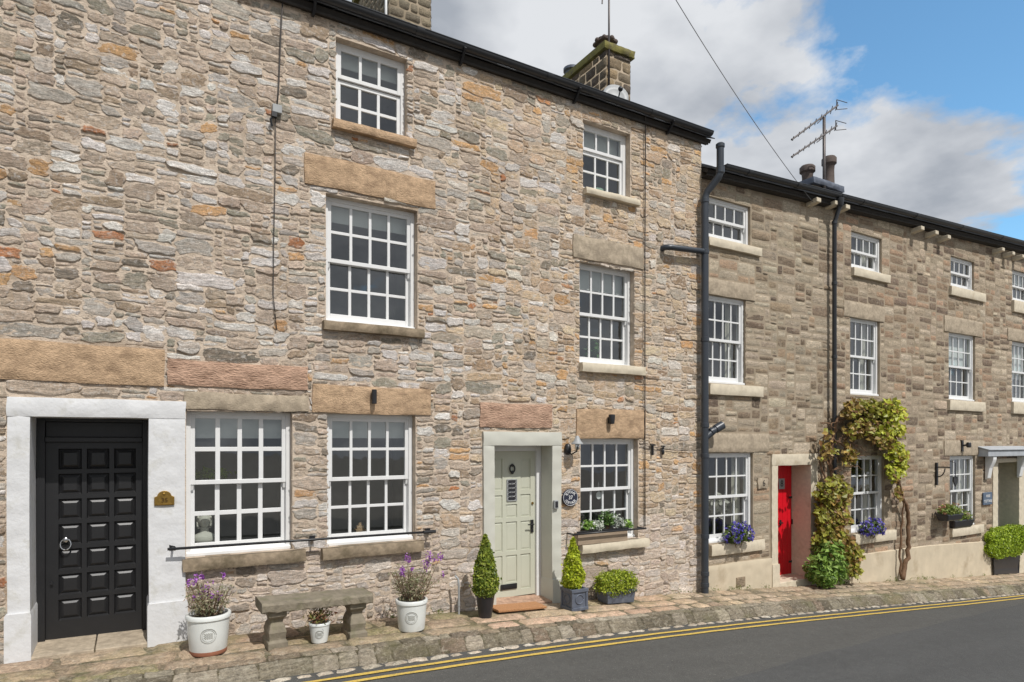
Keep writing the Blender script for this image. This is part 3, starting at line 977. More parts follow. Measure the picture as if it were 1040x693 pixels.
def palL(x, z, r):
    if z < .85 and .4 < x: return PAL_LOW
    k = np.clip((x - 3.0) / 2.5, 0, 1)
    return PAL_B if r.random() < k else PAL_A
m = MB()
grow = lambda h, e=.03: (h[0] - e, h[1] + e, h[2] - .1, h[3] + e)
doorholes = [grow(BDi) + (.62,), grow(GDi) + (.40,)]
sheet(m, XL, XC, -1.2, EAVE, [x_ + (.30,) for x_ in wins] + doorholes)
m.quad((XC, 0, -1.2), (XC, 6.2, -1.2), (XC, 6.2, EAVE), (XC, 0, EAVE)); m.quad((XL, 0, -1.2), (XL, 0, EAVE), (XL, 6.2, EAVE), (XL, 6.2, -1.2))
m.quad((XL, 6.2, -1.2), (XL, 6.2, EAVE), (XC, 6.2, EAVE), (XC, 6.2, -1.2))
TP = math.tan(R(30))
for X in (XL, XC):
    m.add([(X, 0, EAVE), (X, 3.1, EAVE - .08 + 3.1 * TP), (X, 6.2, EAVE)], [(0, 1, 2)])
stones(m, lay, palL, rgw, .002, .009, .008, .0145, rough=1.0, wamp=.016)
print('stones', len(lay), 'verts', m.n)
# the gable corner: a return of stones on the right-hand end, seen past the eaves of the lower roof
m.build('wall', [M['mortar'], M['rubble']], house, smooth=True)

for rct, mt_, nm in ((L0, 'sandstone', None), (L1t, 'sand_pink', 'carved pinkish lintel block'), (L1, 'sand_grey', None), (L2, 'sandstone', None), (L3, 'sandstone', None), (L6, 'sand_grey', None), (L7, 'sandstone', None), (LG, 'sand_pink', None)):
    o = block(rct[0], rct[1], rct[2], rct[3], -.034, .06, amp=.008 if mt_ == 'sand_pink' else .005).build('lintel', M[mt_], house, smooth=True, angle=40)
    if nm: o['label'] = nm
for rct, mt_, yf in ((s1, 'sill_brown', -.10), (s2, 'sill_brown', -.10), (s3, 'sill_brown', -.09), (s4, 'sandstone', -.09), (s5, 'sill_tan', -.10), (s6, 'sill_tan', -.10), (s7, 'sill_tan', -.12)):
    block(rct[0], rct[1], rct[2], rct[3], yf, .2, amp=.004, wav=.5).build('sill', M[mt_], house, smooth=True, angle=40, bevel=.008)

YW = .10
window(house, W1, YW, 4, 2, 2, bar=.047, fw=.05, blind=.16, room='interior')
window(house, W2, YW, 4, 2, 2, bar=.034, fw=.05, blind=.15)
window(house, W3, YW, 4, 2, 2, bar=.034, fw=.05, blind=.13)
window(house, W4, YW, 3, 1, 2, bar=.036, fw=.05, split=.37, casement=True, blind=.15)
window(house, W5, YW, 3, 1, 2, bar=.03, fw=.055, split=.34, casement=True, blind=.3)
window(house, W6, YW, 4, 2, 2, bar=.03, fw=.05, blind=.2)
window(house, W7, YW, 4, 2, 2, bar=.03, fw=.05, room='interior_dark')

# black door
surround(house, BDo[0], BDo[1], BDo[3], BDi[0], BDi[1], BDi[3], .5, M['white_stone'], yf=-.05, bot=float(g(-.9)) - .06, bot_r=float(g(.3)) - .06, pl=(F(10, 623)[2], F(155, 612)[2]))
a, b_, c, d = BDi
m = MB(); YD = .44
m.box(a, a + .07, YD - .04, YD + .06, c, d); m.box(b_ - .05, b_, YD - .04, YD + .06, c, d)
zt = d - .21
m.box(a + .07, b_ - .05, YD - .038, YD + .06, d - .035, d); m.box(a + .07, b_ - .05, YD - .05, YD + .06, zt - .03, zt + .02)
m.box(a + .07, b_ - .05, YD + .02, YD + .04, zt + .02, d - .035)
fr = m.build('door_frame', M['black_door'], house, bevel=.005)
la, lb, lc, ld = a + .072, b_ - .052, c + .06, zt - .032
pans = []
Wd_ = lb - la
zt0, zb0 = ld - .07, lc + .22
rp_ = (zt0 - zb0 + .05) / 7
for k in range(7):
    for j in range(3):
        x0 = la + Wd_ * (.125 + j * .285); z0 = zb0 + k * rp_
        pans.append((x0, x0 + Wd_ * .235, z0, z0 + rp_ - .045))
m = MB(); panel_leaf(m, la, lb, lc, ld, pans, YD, .024, .05, raise_=.016, inset=.030, slope=.014, lip=.05)
door = m.build('door', M['black_door'], house, bevel=.003)
m = MB(); kx, kz = F(67, 551, YD)[0], F(67, 551, YD)[2]
m.lathe(kx, 0, 0, [(0, 0)], 3) if False else None
m.ball((kx, YD - .03, kz + .03), .03, sy=.6)
m.tube([(kx + .045 * math.sin(q), YD - .04 - .008 * math.cos(q), kz - .015 + .055 * -math.cos(q)) for q in np.linspace(0, 2 * math.pi, 17)], .008, 6)
m.build('knocker', M['chrome'], door, smooth=True)
m = MB(); m.tube([(la + .05, YD - .03, kz - .40), (la + .05, YD + .0, kz - .40)], .012, 8); m.build('keyhole', M['black'], door)
m = MB()
for (x0, x1) in ((a - .02, (a + b_) / 2 - .006), ((a + b_) / 2 + .006, b_ + .0)):
    block(x0, x1, -.2, .0, -.04, .5, mb=m)
m = MB()
zq = float(g((a + b_) / 2))
for (x0, x1) in ((a, (a + b_) / 2 + .02), ((a + b_) / 2 + .03, b_)):
    zz0, zz1 = float(g(x0)) + .02, float(g(x1)) + .02
    m.hexa([(x0, -.06, zz0 - .1), (x1, -.06, zz1 - .1), (x0, YD + .05, zz0 - .1), (x1, YD + .05, zz1 - .1), (x0, -.06, zz0), (x1, -.06, zz1), (x0, YD + .05, zz0 + .02), (x1, YD + .05, zz1 + .02)])
m.build('threshold', M['sand_grey'], house, bevel=.01)

# sage door
surround(house, GDo[0], GDo[1], GDo[3], GDi[0], GDi[1], GDi[3], .30, M['sage_stone'], yf=-.045, bot=float(g(4.0)) - .06, bot_r=float(g(5.1)) - .06, pl=(F(490, 588)[2], F(562, 588)[2]), plw=.015)
a, b_, c, d = GDi
YD = .28; m = MB()
m.box(a, a + .06, YD - .03, YD + .08, c, d); m.box(b_ - .075, b_, YD - .03, YD + .08, c, d); m.box(a + .06, b_ - .075, YD - .028, YD + .08, d - .08, d)
m.build('door_frame', M['white'], house, bevel=.006)
la, lb, lc, ld = a + .062, b_ - .077, c + .07, d - .082
H, Wd = ld - lc, lb - la
px_ = lambda v: la + Wd * v
pz_ = lambda v: lc + H * v
pans = [(px_(.10), px_(.31), pz_(.735), pz_(.95)), (px_(.69), px_(.90), pz_(.735), pz_(.95)),
        (px_(.10), px_(.31), pz_(.545), pz_(.70)), (px_(.69), px_(.90), pz_(.545), pz_(.70)),
        (px_(.385), px_(.615), pz_(.545), pz_(.635)),
        (px_(.10), px_(.31), pz_(.315), pz_(.515)), (px_(.385), px_(.615), pz_(.315), pz_(.515)), (px_(.69), px_(.90), pz_(.315), pz_(.515)),
        (px_(.10), px_(.31), pz_(.045), pz_(.285)), (px_(.385), px_(.615), pz_(.10), pz_(.285)), (px_(.69), px_(.90), pz_(.045), pz_(.285))]
m = MB(); panel_leaf(m, la, lb, lc, ld, pans, YD + .01, .014, .05, raise_=.006, inset=.03)
door = m.build('door', M['sage'], house, bevel=.003)
m = MB(); gx0, gx1, gz0, gz1 = px_(.40), px_(.60), pz_(.66), pz_(.805)
m.box(gx0, gx1, YD + .004, YD + .012, gz0, gz1)
m.build('door_glass', M['glaze_black'], door)
m = MB()
for k in range(5):
    zc = gz0 + (gz1 - gz0) * (k + .5) / 5
    for sgn in (-1, 1):
        pts = [(gx0 + (gx1 - gx0) * (.5 + sgn * .42 * math.cos(q)), YD + .002, zc + (gz1 - gz0) / 10 * 1.25 * math.sin(q)) for q in np.linspace(-1.5, 1.5, 8)]
        m.tube(pts, .0038, 5)
for (p, q) in (((gx0, gz0), (gx1, gz0)), ((gx0, gz1), (gx1, gz1)), ((gx0, gz0), (gx0, gz1)), ((gx1, gz0), (gx1, gz1))):
    m.bar((p[0], YD + .002, p[1]), (q[0], YD + .002, q[1]), .012, .012)
m.build('window_grille', M['grey_plastic'], door)
m = MB(); kx, kz = px_(.5), pz_(.875)
m.ball((kx, YD - .01, kz + .06), .022, sy=.7); m.ball((kx, YD - .012, kz - .04), .026, sy=.6)
m.tube([(kx + .04 * math.sin(q), YD - .012, kz + .01 - .055 * math.cos(q)) for q in np.linspace(0, 2 * math.pi, 17)], .010, 6)
m.build('knocker', M['black'], door, smooth=True)
m = MB(); hx, hz = px_(.93), pz_(.475)
m.box(hx - .022, hx + .022, YD - .006, YD + .009, hz - .09, hz + .09); m.tube([(hx, YD, hz + .03), (hx, YD - .05, hz + .03), (hx - .10, YD - .05, hz + .03)], .009, 8)
m.build('handle', M['black'], door, bevel=.002)
m = MB(); m.tube([(px_(.94), YD + .01, pz_(.635)), (px_(.94), YD - .006, pz_(.635))], .018, 12); m.build('lock', M['brass'], door)
m = MB(); lx, lz = px_(.44), pz_(.07)
m.box(lx - .13, lx + .13, YD - .006, YD + .009, lz - .035, lz + .04); m.box(lx - .10, lx + .10, YD - .014, YD - .004, lz - .018, lz + .024)
m.build('letter_plate', M['black'], door, bevel=.003)
m = MB(); x0, x1 = a - .0, b_
m.hexa([(x0, -.05, float(g(x0)) - .1), (x1, -.05, float(g(x1)) - .1), (x0, YD + .1, float(g(x0)) - .1), (x1, YD + .1, float(g(x1)) - .1),
        (x0, -.05, float(g(x0)) + .02), (x1, -.05, float(g(x1)) + .02), (x0, YD + .1, float(g(x0)) + .05), (x1, YD + .1, float(g(x1)) + .05)])
m.build('threshold', M['sand_pink'], house, bevel=.01)

# roof, gutter
def slate_slope(mb, x0, x1, y0, z0, y1, z1, th=.03, row=.28, w=.3, rg=rng):
    """rows of slates laid up the slope from (y0,z0) to (y1,z1)"""
    Ln = math.hypot(y1 - y0, z1 - z0); ty, tz = (y1 - y0) / Ln, (z1 - z0) / Ln
    ny, nz_ = -tz, ty
    mb.add([(x0, y0, z0), (x1, y0, z0), (x1, y1, z1), (x0, y1, z1)] + [(x0, y0 - ny * .06, z0 - nz_ * .06), (x1, y0 - ny * .06, z0 - nz_ * .06), (x1, y1 - ny * .06, z1 - nz_ * .06), (x0, y1 - ny * .06, z1 - nz_ * .06)],
           [(0, 1, 2, 3), (7, 6, 5, 4), (0, 4, 5, 1), (1, 5, 6, 2), (2, 6, 7, 3), (3, 7, 4, 0)], None, 1)
    n = int(Ln / row)
    for k in range(n + 1):
        s0, s1 = k * row - .05, min(k * row + row + .06, Ln)
        x = x0 - rg.uniform(0, w)
        while x < x1:
            a, b = max(x + .003, x0 - .02), min(x + w - .003, x1 + .02)
            if b > a + .02:
                t0 = th + rg.uniform(-.004, .006)
                pts = []
                for s_, off in ((s0, t0), (s1, .012)):
                    for xx in (a, b):
                        pts.append((xx, y0 + ty * s_ + ny * off, z0 + tz * s_ + nz_ * off))
                pts2 = [(p[0], p[1] - ny * .012, p[2] - nz_ * .012) for p in pts]
                mb.hexa([pts2[0], pts2[1], pts2[2], pts2[3], pts[0], pts[1], pts[2], pts[3]], 0)
            x += w
YE = -.07
m = MB()
slate_slope(m, XL - .1, XC + .16, YE, EAVE - .01, 3.1, EAVE - .01 + (3.1 - YE) * TP)
slate_slope(m, XL - .1, XC + .16, 6.3, EAVE - .10, 3.1, EAVE - .01 + (3.1 - YE) * TP, row=.6, w=.6)
m.build('roof', [M['slate'], M['timber']], house)
def gutter(parent, x0, x1, y, z, r=.062, mat='gutter', step=1.9, tilt=0.0):
    mb = MB()
    th = np.linspace(math.pi, 2 * math.pi, 13)
    po = [(y + r * math.cos(q), z + r * math.sin(q)) for q in th]
    pi_ = [(y + (r - .008) * math.cos(q), z + (r - .008) * math.sin(q)) for q in th[::-1]]
    n = len(po)
    for k in range(n - 1):
        pass
    V = [(x0, a_, b__) for a_, b__ in po] + [(x1, a_, b__) for a_, b__ in po] + [(x0, a_, b__) for a_, b__ in pi_[::-1]] + [(x1, a_, b__) for a_, b__ in pi_[::-1]]
    f = []
    for k in range(n - 1):
        f.append((k, k + 1, n + k + 1, n + k)); f.append((2 * n + k, 3 * n + k, 3 * n + k + 1, 2 * n + k + 1))
    for e in (0, 1):
        o1, o2 = e * n, 2 * n + e * n
        for k in range(n - 1): f.append((o1 + k, o2 + k, o2 + k + 1, o1 + k + 1))
    for k in (0, n - 1): f.append((k, n + k, 3 * n + k, 2 * n + k))
    mb.add(V, f)
    # beads at the lips and end cap
    mb.tube([(x0, y - r, z), (x1, y - r, z)], .008, 6)
    mb.prism([(a_, b__) for a_, b__ in po], x1 - .006, x1 + .004); mb.prism([(a_, b__) for a_, b__ in po], x0 - .004, x0 + .006)
    x = x0 + .6
    while x < x1:
        mb.prism([(y + (r + .007) * math.cos(q), z + (r + .007) * math.sin(q)) for q in th], x - .05, x + .05)
        x += step
    return mb.build('gutter', M[mat], parent, smooth=True, angle=40)
GY = -.135
gt = gutter(house, XL - .1, F(722, 138, GY)[0], GY, F(722, 138, GY)[2] + .05, .062)
m = MB(); m.box(XL, XC + .1, -.062, -.042, EAVE - .10, EAVE - .07); m.box(XL, XC + .1, -.041, -.002, EAVE - .09, EAVE - .075)
m.build('eaves_board', M['timber'], house)
for x in (1.0, 1.75, 3.6, 5.4, 7.2):
    m = MB(); m.prism([(-.20, EAVE + .0), (-.07, EAVE - .14), (-.02, EAVE - .14), (-.02, EAVE - .10), (-.19, EAVE + .02)], x - .015, x + .015)
    m.build('gutter_bracket', M['black'], gt)

# chimneys
def chimney(parent, x0, x1, y0, y1, z0, z1, pal, mat='coursed', cap=.16, capmat='moss_cap', over=.06, rgc=None, bw=(.18, .42), rows=.19):
    rgc = rgc or np.random.default_rng(5)
    m = MB()
    m.box(x0 + .012, x1 - .012, y0 + .012, y1 - .012, z0, z1, 0)
    def face(n0, n1, xf):
        z = z0
        while z < z1 - .05:
            h = min(rows * rgc.uniform(.8, 1.2), z1 - z)
            u = n0
            while u < n1 - .01:
                wv = rgc.uniform(*bw)
                if n1 - (u + wv) < .14: wv = n1 - u
                vv, ff = stone_mesh(u + wv / 2, z + h / 2, wv - .014, h - .014, .02, rgc, .05, 1.0, True)
                m.add(xf(vv), ff, np.concatenate((np.tile(pick(pal, rgc), (len(vv), 1)), stone_mesh.edge[:, None]), 1), 1)
                u += wv
            z += h
    face(x0, x1, lambda v: np.stack((v[:, 0], v[:, 1] + y0 + .012, v[:, 2]), 1))
    face(y0, y1, lambda v: np.stack((v[:, 1] + x0 + .012, y0 + y1 - v[:, 0], v[:, 2]), 1))
    face(y0, y1, lambda v: np.stack((x1 - .012 - v[:, 1], v[:, 0], v[:, 2]), 1))
    ch = m.build('chimney', [M['mortar_grey'], M['chimney']], parent, smooth=True)
    if cap:
        k = MB(); block(x0 - over, x1 + over, z1, z1 + cap, y0 - over, y1 + over, mb=k, edge=.02, amp=.008)
        k.build('chimney_cap', M[capmat], ch, smooth=True, angle=40, bevel=.015)
    return ch
PAL_CH = [(112, 100, 84, .3), (94, 84, 74, .25), (140, 124, 100, .2), (78, 72, 66, .15), (160, 140, 110, .1)]
cy0 = 1.78
cx1 = F(641, 60, cy0)[0]; cx0 = F(615.5, 60, cy0)[0]
cz1 = F(617, 50.5, cy0)[2]
ch2 = chimney(house, cx0, cx1, cy0, 3.5, EAVE + .6, cz1, PAL_CH, cap=.13)
def pot(parent, x, y, z, r, h, crown=True, mat='terracotta'):
    m = MB()
    m.lathe(x, y, z, [(r * 1.15, 0), (r * 1.15, .05), (r, .07), (r * .92, h * .6), (r * 1.0, h * .75), (r * 1.35, h * .8), (r * 1.35, h * .95), (r * 1.1, h), (r * .8, h), (r * .7, h * .6)], 16)
    if crown:
        for k in range(8):
            q = 2 * math.pi * k / 8
            m.ball((x + r * 1.3 * math.cos(q), y + r * 1.3 * math.sin(q), z + h * .86), r * .32, 8, 6)
    return m.build('chimney_pot', M[mat], parent, smooth=True, angle=45)
px1, _, pz1 = F(618, 40, cy0 + .45)
pot(ch2, (cx0 + cx1) / 2 + .02, cy0 + .42, cz1 + .12, .15, .36, True, 'crown_pot')
q_ = pot(ch2, (cx0 + cx1) / 2 - .02, cy0 + 1.45, cz1 + .12, .13, .34, False, 'lead')
# chimney over the first house bays
y_ = 2.0
ca, cb = F(395, 10, y_)[0], F(438.5, 10, y_)[0]
ch1 = chimney(house, ca, cb, y_, 3.7, EAVE + .6, F(395, -60, y_)[2], [(134, 124, 106, .5), (118, 110, 94, .3), (150, 138, 116, .2)], rows=.13, bw=(.12, .3))

# ------------------------------------------------------------------ the lower cottages
XD = FX(847.5); XE = 27.0
EAVR = 6.46
_ga, _gb = F(735, 172, -.205), F(1040, 249, -.205)
TILT = (_gb[2] - _ga[2]) / (_gb[0] - _ga[0])          # the old eaves line climbs a little towards the far end
ez = lambda x: EAVR + TILT * (x - XC)
def climb(o):
    ox = origin(o).x
    for v_ in o.data.vertices: v_.co.z += TILT * (v_.co.x + ox - XC)
    return o
YR = .03
cot = thing('stone_cottage', 'lower grey brown stone cottage with a bright red door between two drainpipes', 'house', ((XC + XD) / 2, 0, float(g(9.5))))
far = thing('stone_cottage', 'far end stone cottage with a leaded door canopy and a climber round its window', 'house', ((XD + 20) / 2, 0, float(g(15))))
Ra = dict(t=rpx(718, 763.5, 197, 240), m=rpx(718.5, 759, 298, 388.5), b=rpx(718.5, 766, 460, 553))
Rb = dict(t=rpx(866, 897, 233.5, 271), m=rpx(865, 895, 321, 400.5), b=rpx(865.8, 899.5, 463, 542))
Rc = dict(t=rpx(967, 991, 259, 290), m=rpx(965, 992, 336.5, 406), b=rpx(966, 992, 463.4, 536.5))
wdd = Rc['t'][1] - Rc['t'][0]
Rd3 = rpx(1029.6, 1035, 272.8, 304.6); Rd3 = (Rd3[0], Rd3[0] + wdd, Rd3[2], Rd3[3])
Rd2 = rpx(1029, 1035, 346, 408); Rd2 = (Rd2[0], Rd2[0] + wdd, Rd2[2], Rd2[3])
RDo = rpx(784.3, 830.5, 461.5, 588); RDi = rpx(790.3, 823.6, 473, 588)
RDi = (RDi[0], RDi[1], float(g(10)) + .0, RDi[3])
FDo = rpx(1009, 1041, 466, 583); FDi = rpx(1014, 1035.5, 470, 583); FDi = (FDi[0], FDi[1], float(g(18.5)) + .02, FDi[3])
sh = lambda l: (FX(l[0]), FX(l[1]), F(l[0], l[3])[2], F(l[0], l[2])[2])
linA = [sh(l) for l in ((720, 768, 281.5, 298), (716, 782, 440, 459.5))]
linB = [sh(l) for l in ((858, 899, 304.5, 320.5),)]
linC = [sh(l) for l in ((960, 998.5, 320, 336), (960, 1000.5, 447.5, 463))]
linD = [(Rd2[0] - .25, Rd2[1] + .3, Rd2[3] + .003, Rd2[3] + .30)]
silA = [sh(l) for l in ((719, 772.5, 240.5, 249), (720, 774, 389.5, 400.5), (721.5, 775.5, 554, 565))]
silB = [sh(l) for l in ((866, 903, 271.5, 279.8), (867.5, 909, 543, 553.5))]
silC = [sh(l) for l in ((965, 1000, 290.5, 299.4), (963.5, 999.5, 406.5, 416.5), (966, 998, 537, 545.5))]
silD = [(Rd3[0] - .05, Rd3[1] + .28, Rd3[2] - .3, Rd3[2] - .01), (Rd2[0] - .05, Rd2[1] + .28, Rd2[2] - .3, Rd2[2] - .01)]
xa0, xa1 = FX(719), FX(783)
plA = F(720, 575.5)[2]
def plinth_z(x):
    return float(np.interp(x, [FX(868), FX(940), FX(1006)], [F(868, 564.6)[2], F(940, 555)[2], F(1006, 550)[2]]))

def cottage_wall(par, x0, x1, wn, doors, extra, pal, seed, hw, asp, zb_, dx=.05, dz=.045, step=.045, mat='coursed'):
    rgc = np.random.default_rng(seed)
    lay_ = pack(x0, x1, zb_, max(ez(x0), ez(x1)) + .05, wn + doors + extra, dx, dz, hw, asp, .13, .52, rgc)
    lay_ = [s_ for s_ in lay_ if s_[1] + s_[3] / 2 < ez(s_[0]) + .02]
    m = MB()
    m.quad((x0, YR, 6.40), (x1, YR, 6.40), (x1, YR, ez(x1)), (x0, YR, ez(x0)))
    sheet(m, x0, x1, -3.2, 6.40, [w_ + (.28,) for w_ in wn] + [d_[:4] + (d_[4],) for d_ in extra_holes[par.name]], y=YR)
    stones(m, lay_, pal, rgc, .002, .009, .013, step, square=True, rough=.7, wamp=.006, xf=lambda v: v + np.array((0, YR, 0)))
    m.quad((x0, 0.1, -3.2), (x0, 6, -3.2), (x0, 6, ez(x0)), (x0, .1, ez(x0))); m.quad((x1, YR, -3.2), (x1, YR, ez(x1)), (x1, 6, ez(x1)), (x1, 6, -3.2))
    m.quad((x0, 6, -3.2), (x0, 6, ez(x0)), (x1, 6, ez(x1)), (x1, 6, -3.2))
    for X in (x0 + .002, x1):
        m.add([(X, YR, ez(X)), (X, 3.1, ez(X) - .06 + 3.1 * TP), (X, 6, ez(X))], [(0, 1, 2)])
    print('stones', len(lay_), m.n)
    return m.build('wall', [M['mortar_grey'], M[mat]], par, smooth=True)
extra_holes = {cot.name: [grow(RDi) + (.60,)], far.name: [grow(FDi) + (.9,)]}
gz = lambda x: float(g(x))
cottage_wall(cot, XC + .004, XD, list(Ra.values()), [RDo[:2] + (gz(10) - .3, RDo[3])], linA + silA + [(xa0, xa1, -3, plA)], PAL_R, 21,
             {2: .32, 3: .36, 4: .19, 5: .08, 1: .05}, (1.5, 4.6), lambda x: gz(x) - .05)
fw_ = [*Rb.values(), *Rc.values(), Rd3, Rd2]
cottage_wall(far, XD, XE, fw_, [FDo[:2] + (gz(18) - .3, FDo[3])], linB + linC + linD + silB + silC + silD, PAL_FAR, 22,
             {3: .5, 4: .3, 2: .14, 5: .06}, (1.4, 3.8), lambda x: plinth_z(x) if x > RDo[1] else gz(x))
for par, ll in ((cot, linA), (far, linB + linC + linD)):
    for r_ in ll:
        block(r_[0], r_[1], r_[2], r_[3], YR - .03, .08, amp=.004, wav=.6).build('lintel', M['sand_grey'], par, smooth=True, angle=40)
for par, ll in ((cot, silA), (far, silB + silC + silD)):
    for r_ in ll:
        block(r_[0], r_[1], r_[2], r_[3], YR - .075, .16, amp=.003, wav=.35).build('sill', M['sill_tan'], par, smooth=True, angle=40, bevel=.008)
YW2 = YR + .05
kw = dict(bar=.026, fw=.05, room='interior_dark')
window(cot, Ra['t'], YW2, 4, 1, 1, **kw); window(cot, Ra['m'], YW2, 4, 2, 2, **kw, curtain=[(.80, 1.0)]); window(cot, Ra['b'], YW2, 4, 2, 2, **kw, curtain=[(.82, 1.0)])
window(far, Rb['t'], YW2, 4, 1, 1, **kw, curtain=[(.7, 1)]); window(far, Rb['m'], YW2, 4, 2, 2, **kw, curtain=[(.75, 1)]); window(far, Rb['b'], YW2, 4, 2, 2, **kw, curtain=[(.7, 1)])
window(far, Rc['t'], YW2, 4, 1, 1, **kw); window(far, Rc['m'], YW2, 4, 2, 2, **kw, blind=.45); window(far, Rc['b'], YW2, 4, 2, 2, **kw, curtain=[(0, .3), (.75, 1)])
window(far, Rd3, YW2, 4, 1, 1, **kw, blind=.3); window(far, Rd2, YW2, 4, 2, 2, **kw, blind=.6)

# plinth bands
m = MB(); block(xa0, xa1 + .02, gz(9) - .3, plA, YR - .05, .04, mb=m, amp=.003); m.build('plinth', M['render'], cot, smooth=True, angle=40, bevel=.01)
m = MB(); b0, b1 = F(FX(771), 0)[0] if False else FX(762), FX(775)
xs = np.linspace(RDo[1] + .02, FDo[0] - .03, 30)
top = np.array([plinth_z(x) for x in xs]); n = len(xs)
v = np.concatenate((np.stack((xs, np.full(n, YR - .045), g(xs) - .2), 1), np.stack((xs, np.full(n, YR - .045), top), 1), np.stack((xs, np.full(n, YR + .02), top + .02), 1)))
i = np.arange(n - 1)
m.add(v, np.concatenate((np.stack((i, i + 1, i + 1 + n, i + n), 1), np.stack((i + n, i + 1 + n, i + 1 + 2 * n, i + 2 * n), 1))))
m.quad(v[0], v[n], v[2 * n], (xs[0], YR + .02, v[0][2])); m.quad(v[n - 1], (xs[-1], YR + .02, v[n - 1][2]), v[3 * n - 1], v[2 * n - 1])
m.build('plinth', M['render'], far)
m = MB(); vx, vz = FX(752, -.02), F(752, 591, -.02)[2]
m.box(vx - .11, vx + .11, YR - .062, YR - .04, vz - .08, vz + .08)
for k in range(5): m.box(vx - .09, vx + .09, YR - .07, YR - .06, vz - .065 + k * .028, vz - .05 + k * .028)
m.build('air_vent', M['sill_brown'], cot)

# red door
surround(cot, RDo[0], RDo[1], RDo[3], RDi[0], RDi[1], RDi[3], .45, M['sill_tan'], yf=YR - .035, bot=gz(9.9) - .1, bot_r=gz(11) - .1, pl=(F(784, 573.6)[2], F(824, 569)[2]), plw=.02)
a, b_, c, d = RDi; YD = .40
m = MB(); n_ = 7; wv = (b_ - a - .02) / n_
for k in range(n_):
    m.box(a + .01 + k * wv + .003, a + .01 + (k + 1) * wv - .003, YD, YD + .04, c + .06, d - .004)
m.box(a + .01, b_ - .01, YD + .006, YD + .045, c + .06, d - .004)
door = m.build('door', M['red'], cot, bevel=.004)
m = MB()
hx, hz = F(792.5, 531, YD)[0], F(792.5, 531, YD)[2]
m.tube([(hx, YD, hz), (hx, YD - .05, hz), (hx - .1, YD - .05, hz)], .014, 8); m.lathe(hx, YD - .005, hz - .05, [(.03, 0), (.03, .1)], 10, sy=.3)
hx2 = F(804.5, 531, YD)[0]
m.box(hx2 - .02, hx2 + .05, YD - .02, YD + .0, hz - .05, hz + .05)
m.build('handle', M['black'], door)
m = MB()
for zz_ in (F(805, 505, YD)[2], F(805, 570, YD)[2]): m.box(b_ - .10, b_ - .005, YD - .008, YD + .0, zz_ - .02, zz_ + .02)
m.build('hinge', M['black'], door)
nx_, nz_ = F(793.5, 491.5, YD)[0], F(793.5, 491.5, YD)[2]
m = MB(); m.box(nx_ - .085, nx_ + .085, YD - .012, YD - .002, nz_ - .10, nz_ + .10)
npl = m.build('number_plate', M['grey_plastic'], door, bevel=.004)
def text(body, loc, size, mat, parent=None, name='lettering', ext=.002, rot=(R(90), 0, 0)):
    cu = bpy.data.curves.new(name, 'FONT'); cu.body = body; cu.size = size; cu.extrude = ext
    cu.align_x = 'CENTER'; cu.align_y = 'CENTER'
    ob = bpy.data.objects.new(name, cu); C.objects.link(ob)
    dg = bpy.context.evaluated_depsgraph_get()
    me = bpy.data.meshes.new_from_object(ob.evaluated_get(dg))
    bpy.data.objects.remove(ob); bpy.data.curves.remove(cu)
    vs = np.array([v.co for v in me.vertices]); fs = [tuple(p.vertices) for p in me.polygons]
    mx = np.array(Matrix.Rotation(rot[0], 3, 'X') if rot[1] == 0 else (Matrix.Rotation(rot[1], 3, 'Y') @ Matrix.Rotation(rot[0], 3, 'X')))
    vs = vs @ mx.T + np.array(loc)
    bpy.data.meshes.remove(me)
    mb = MB(); mb.add(vs, fs)
    return mb
text('8', (nx_, YD - .015, nz_), .17, None).build('lettering', M['black'], door)
m = MB(); m.hexa([(a, -.03, gz(a) - .15), (b_, -.03, gz(b_) - .15), (a, YD + .3, gz(a) - .15), (b_, YD + .3, gz(b_) - .15), (a, -.03, gz(a) + .06), (b_, -.03, gz(a) + .06), (a, YD + .3, c + .07), (b_, YD + .3, c + .07)])
m.build('doorstep', M['sill_tan'], cot, bevel=.012)

# far door with its canopy
surround(far, FDo[0], FDo[1], FDo[3], FDi[0], FDi[1], FDi[3], .60, M['sill_tan'], yf=YR - .03, bot=gz(18) - .1, bot_r=gz(19.5) - .1)
a, b_, c, d = FDi
m = MB(); m.box(a - .02, a + .09, YR + .08, YR + .14, c, d); m.box(b_ - .06, b_ + .02, .46, .56, c, d)
m.build('door_frame', M['white'], far)
m = MB(); m.box(a + .0, b_, .58, .63, c, d)
pp = MB(); panel_leaf(pp, a + .06, b_ - .06, c + .05, d - .03, [(a + .2, (a + b_) / 2 - .07, c + .2, c + .9), ((a + b_) / 2 + .07, b_ - .2, c + .2, c + .9), (a + .2, (a + b_) / 2 - .07, c + 1.1, d - .2), ((a + b_) / 2 + .07, b_ - .2, c + 1.1, d - .2)], .52, .015, .05)
dr = pp.build('door', M['green'], far)
m = MB(); m.ball((a + .14, .49, c + 1.0), .035); m.build('handle', M['brass'], dr, smooth=True)
cx0_, cx1_ = F(1004, 458, -.20)[0], F(1004, 458, -.20)[0] + 2.3
cz_ = F(1004, 464, -.20)[2]
m = MB()
m.prism([(-.20, cz_), (YR, cz_), (YR, cz_ + .22), (-.20, cz_ + .15)], cx0_, cx1_)
m.prism([(-.23, cz_ + .145), (YR, cz_ + .225), (YR, cz_ + .25), (-.24, cz_ + .17)], cx0_ - .04, cx1_ + .04)
cn = m.build('door_canopy', M['lead_roof'], far, bevel=.012)
for x in (F(1010, 470, -.2)[0], cx1_ - .35):
    m = MB(); m.prism([(YR - .03, cz_ - .0), (-.18, cz_ - .0), (-.18, cz_ - .07), (-.16, cz_ - .14), (-.10, cz_ - .28), (-.06, cz_ - .52), (YR - .03, cz_ - .56)], x, x + .17)
    m.build('bracket', M['white'], cn, bevel=.012)

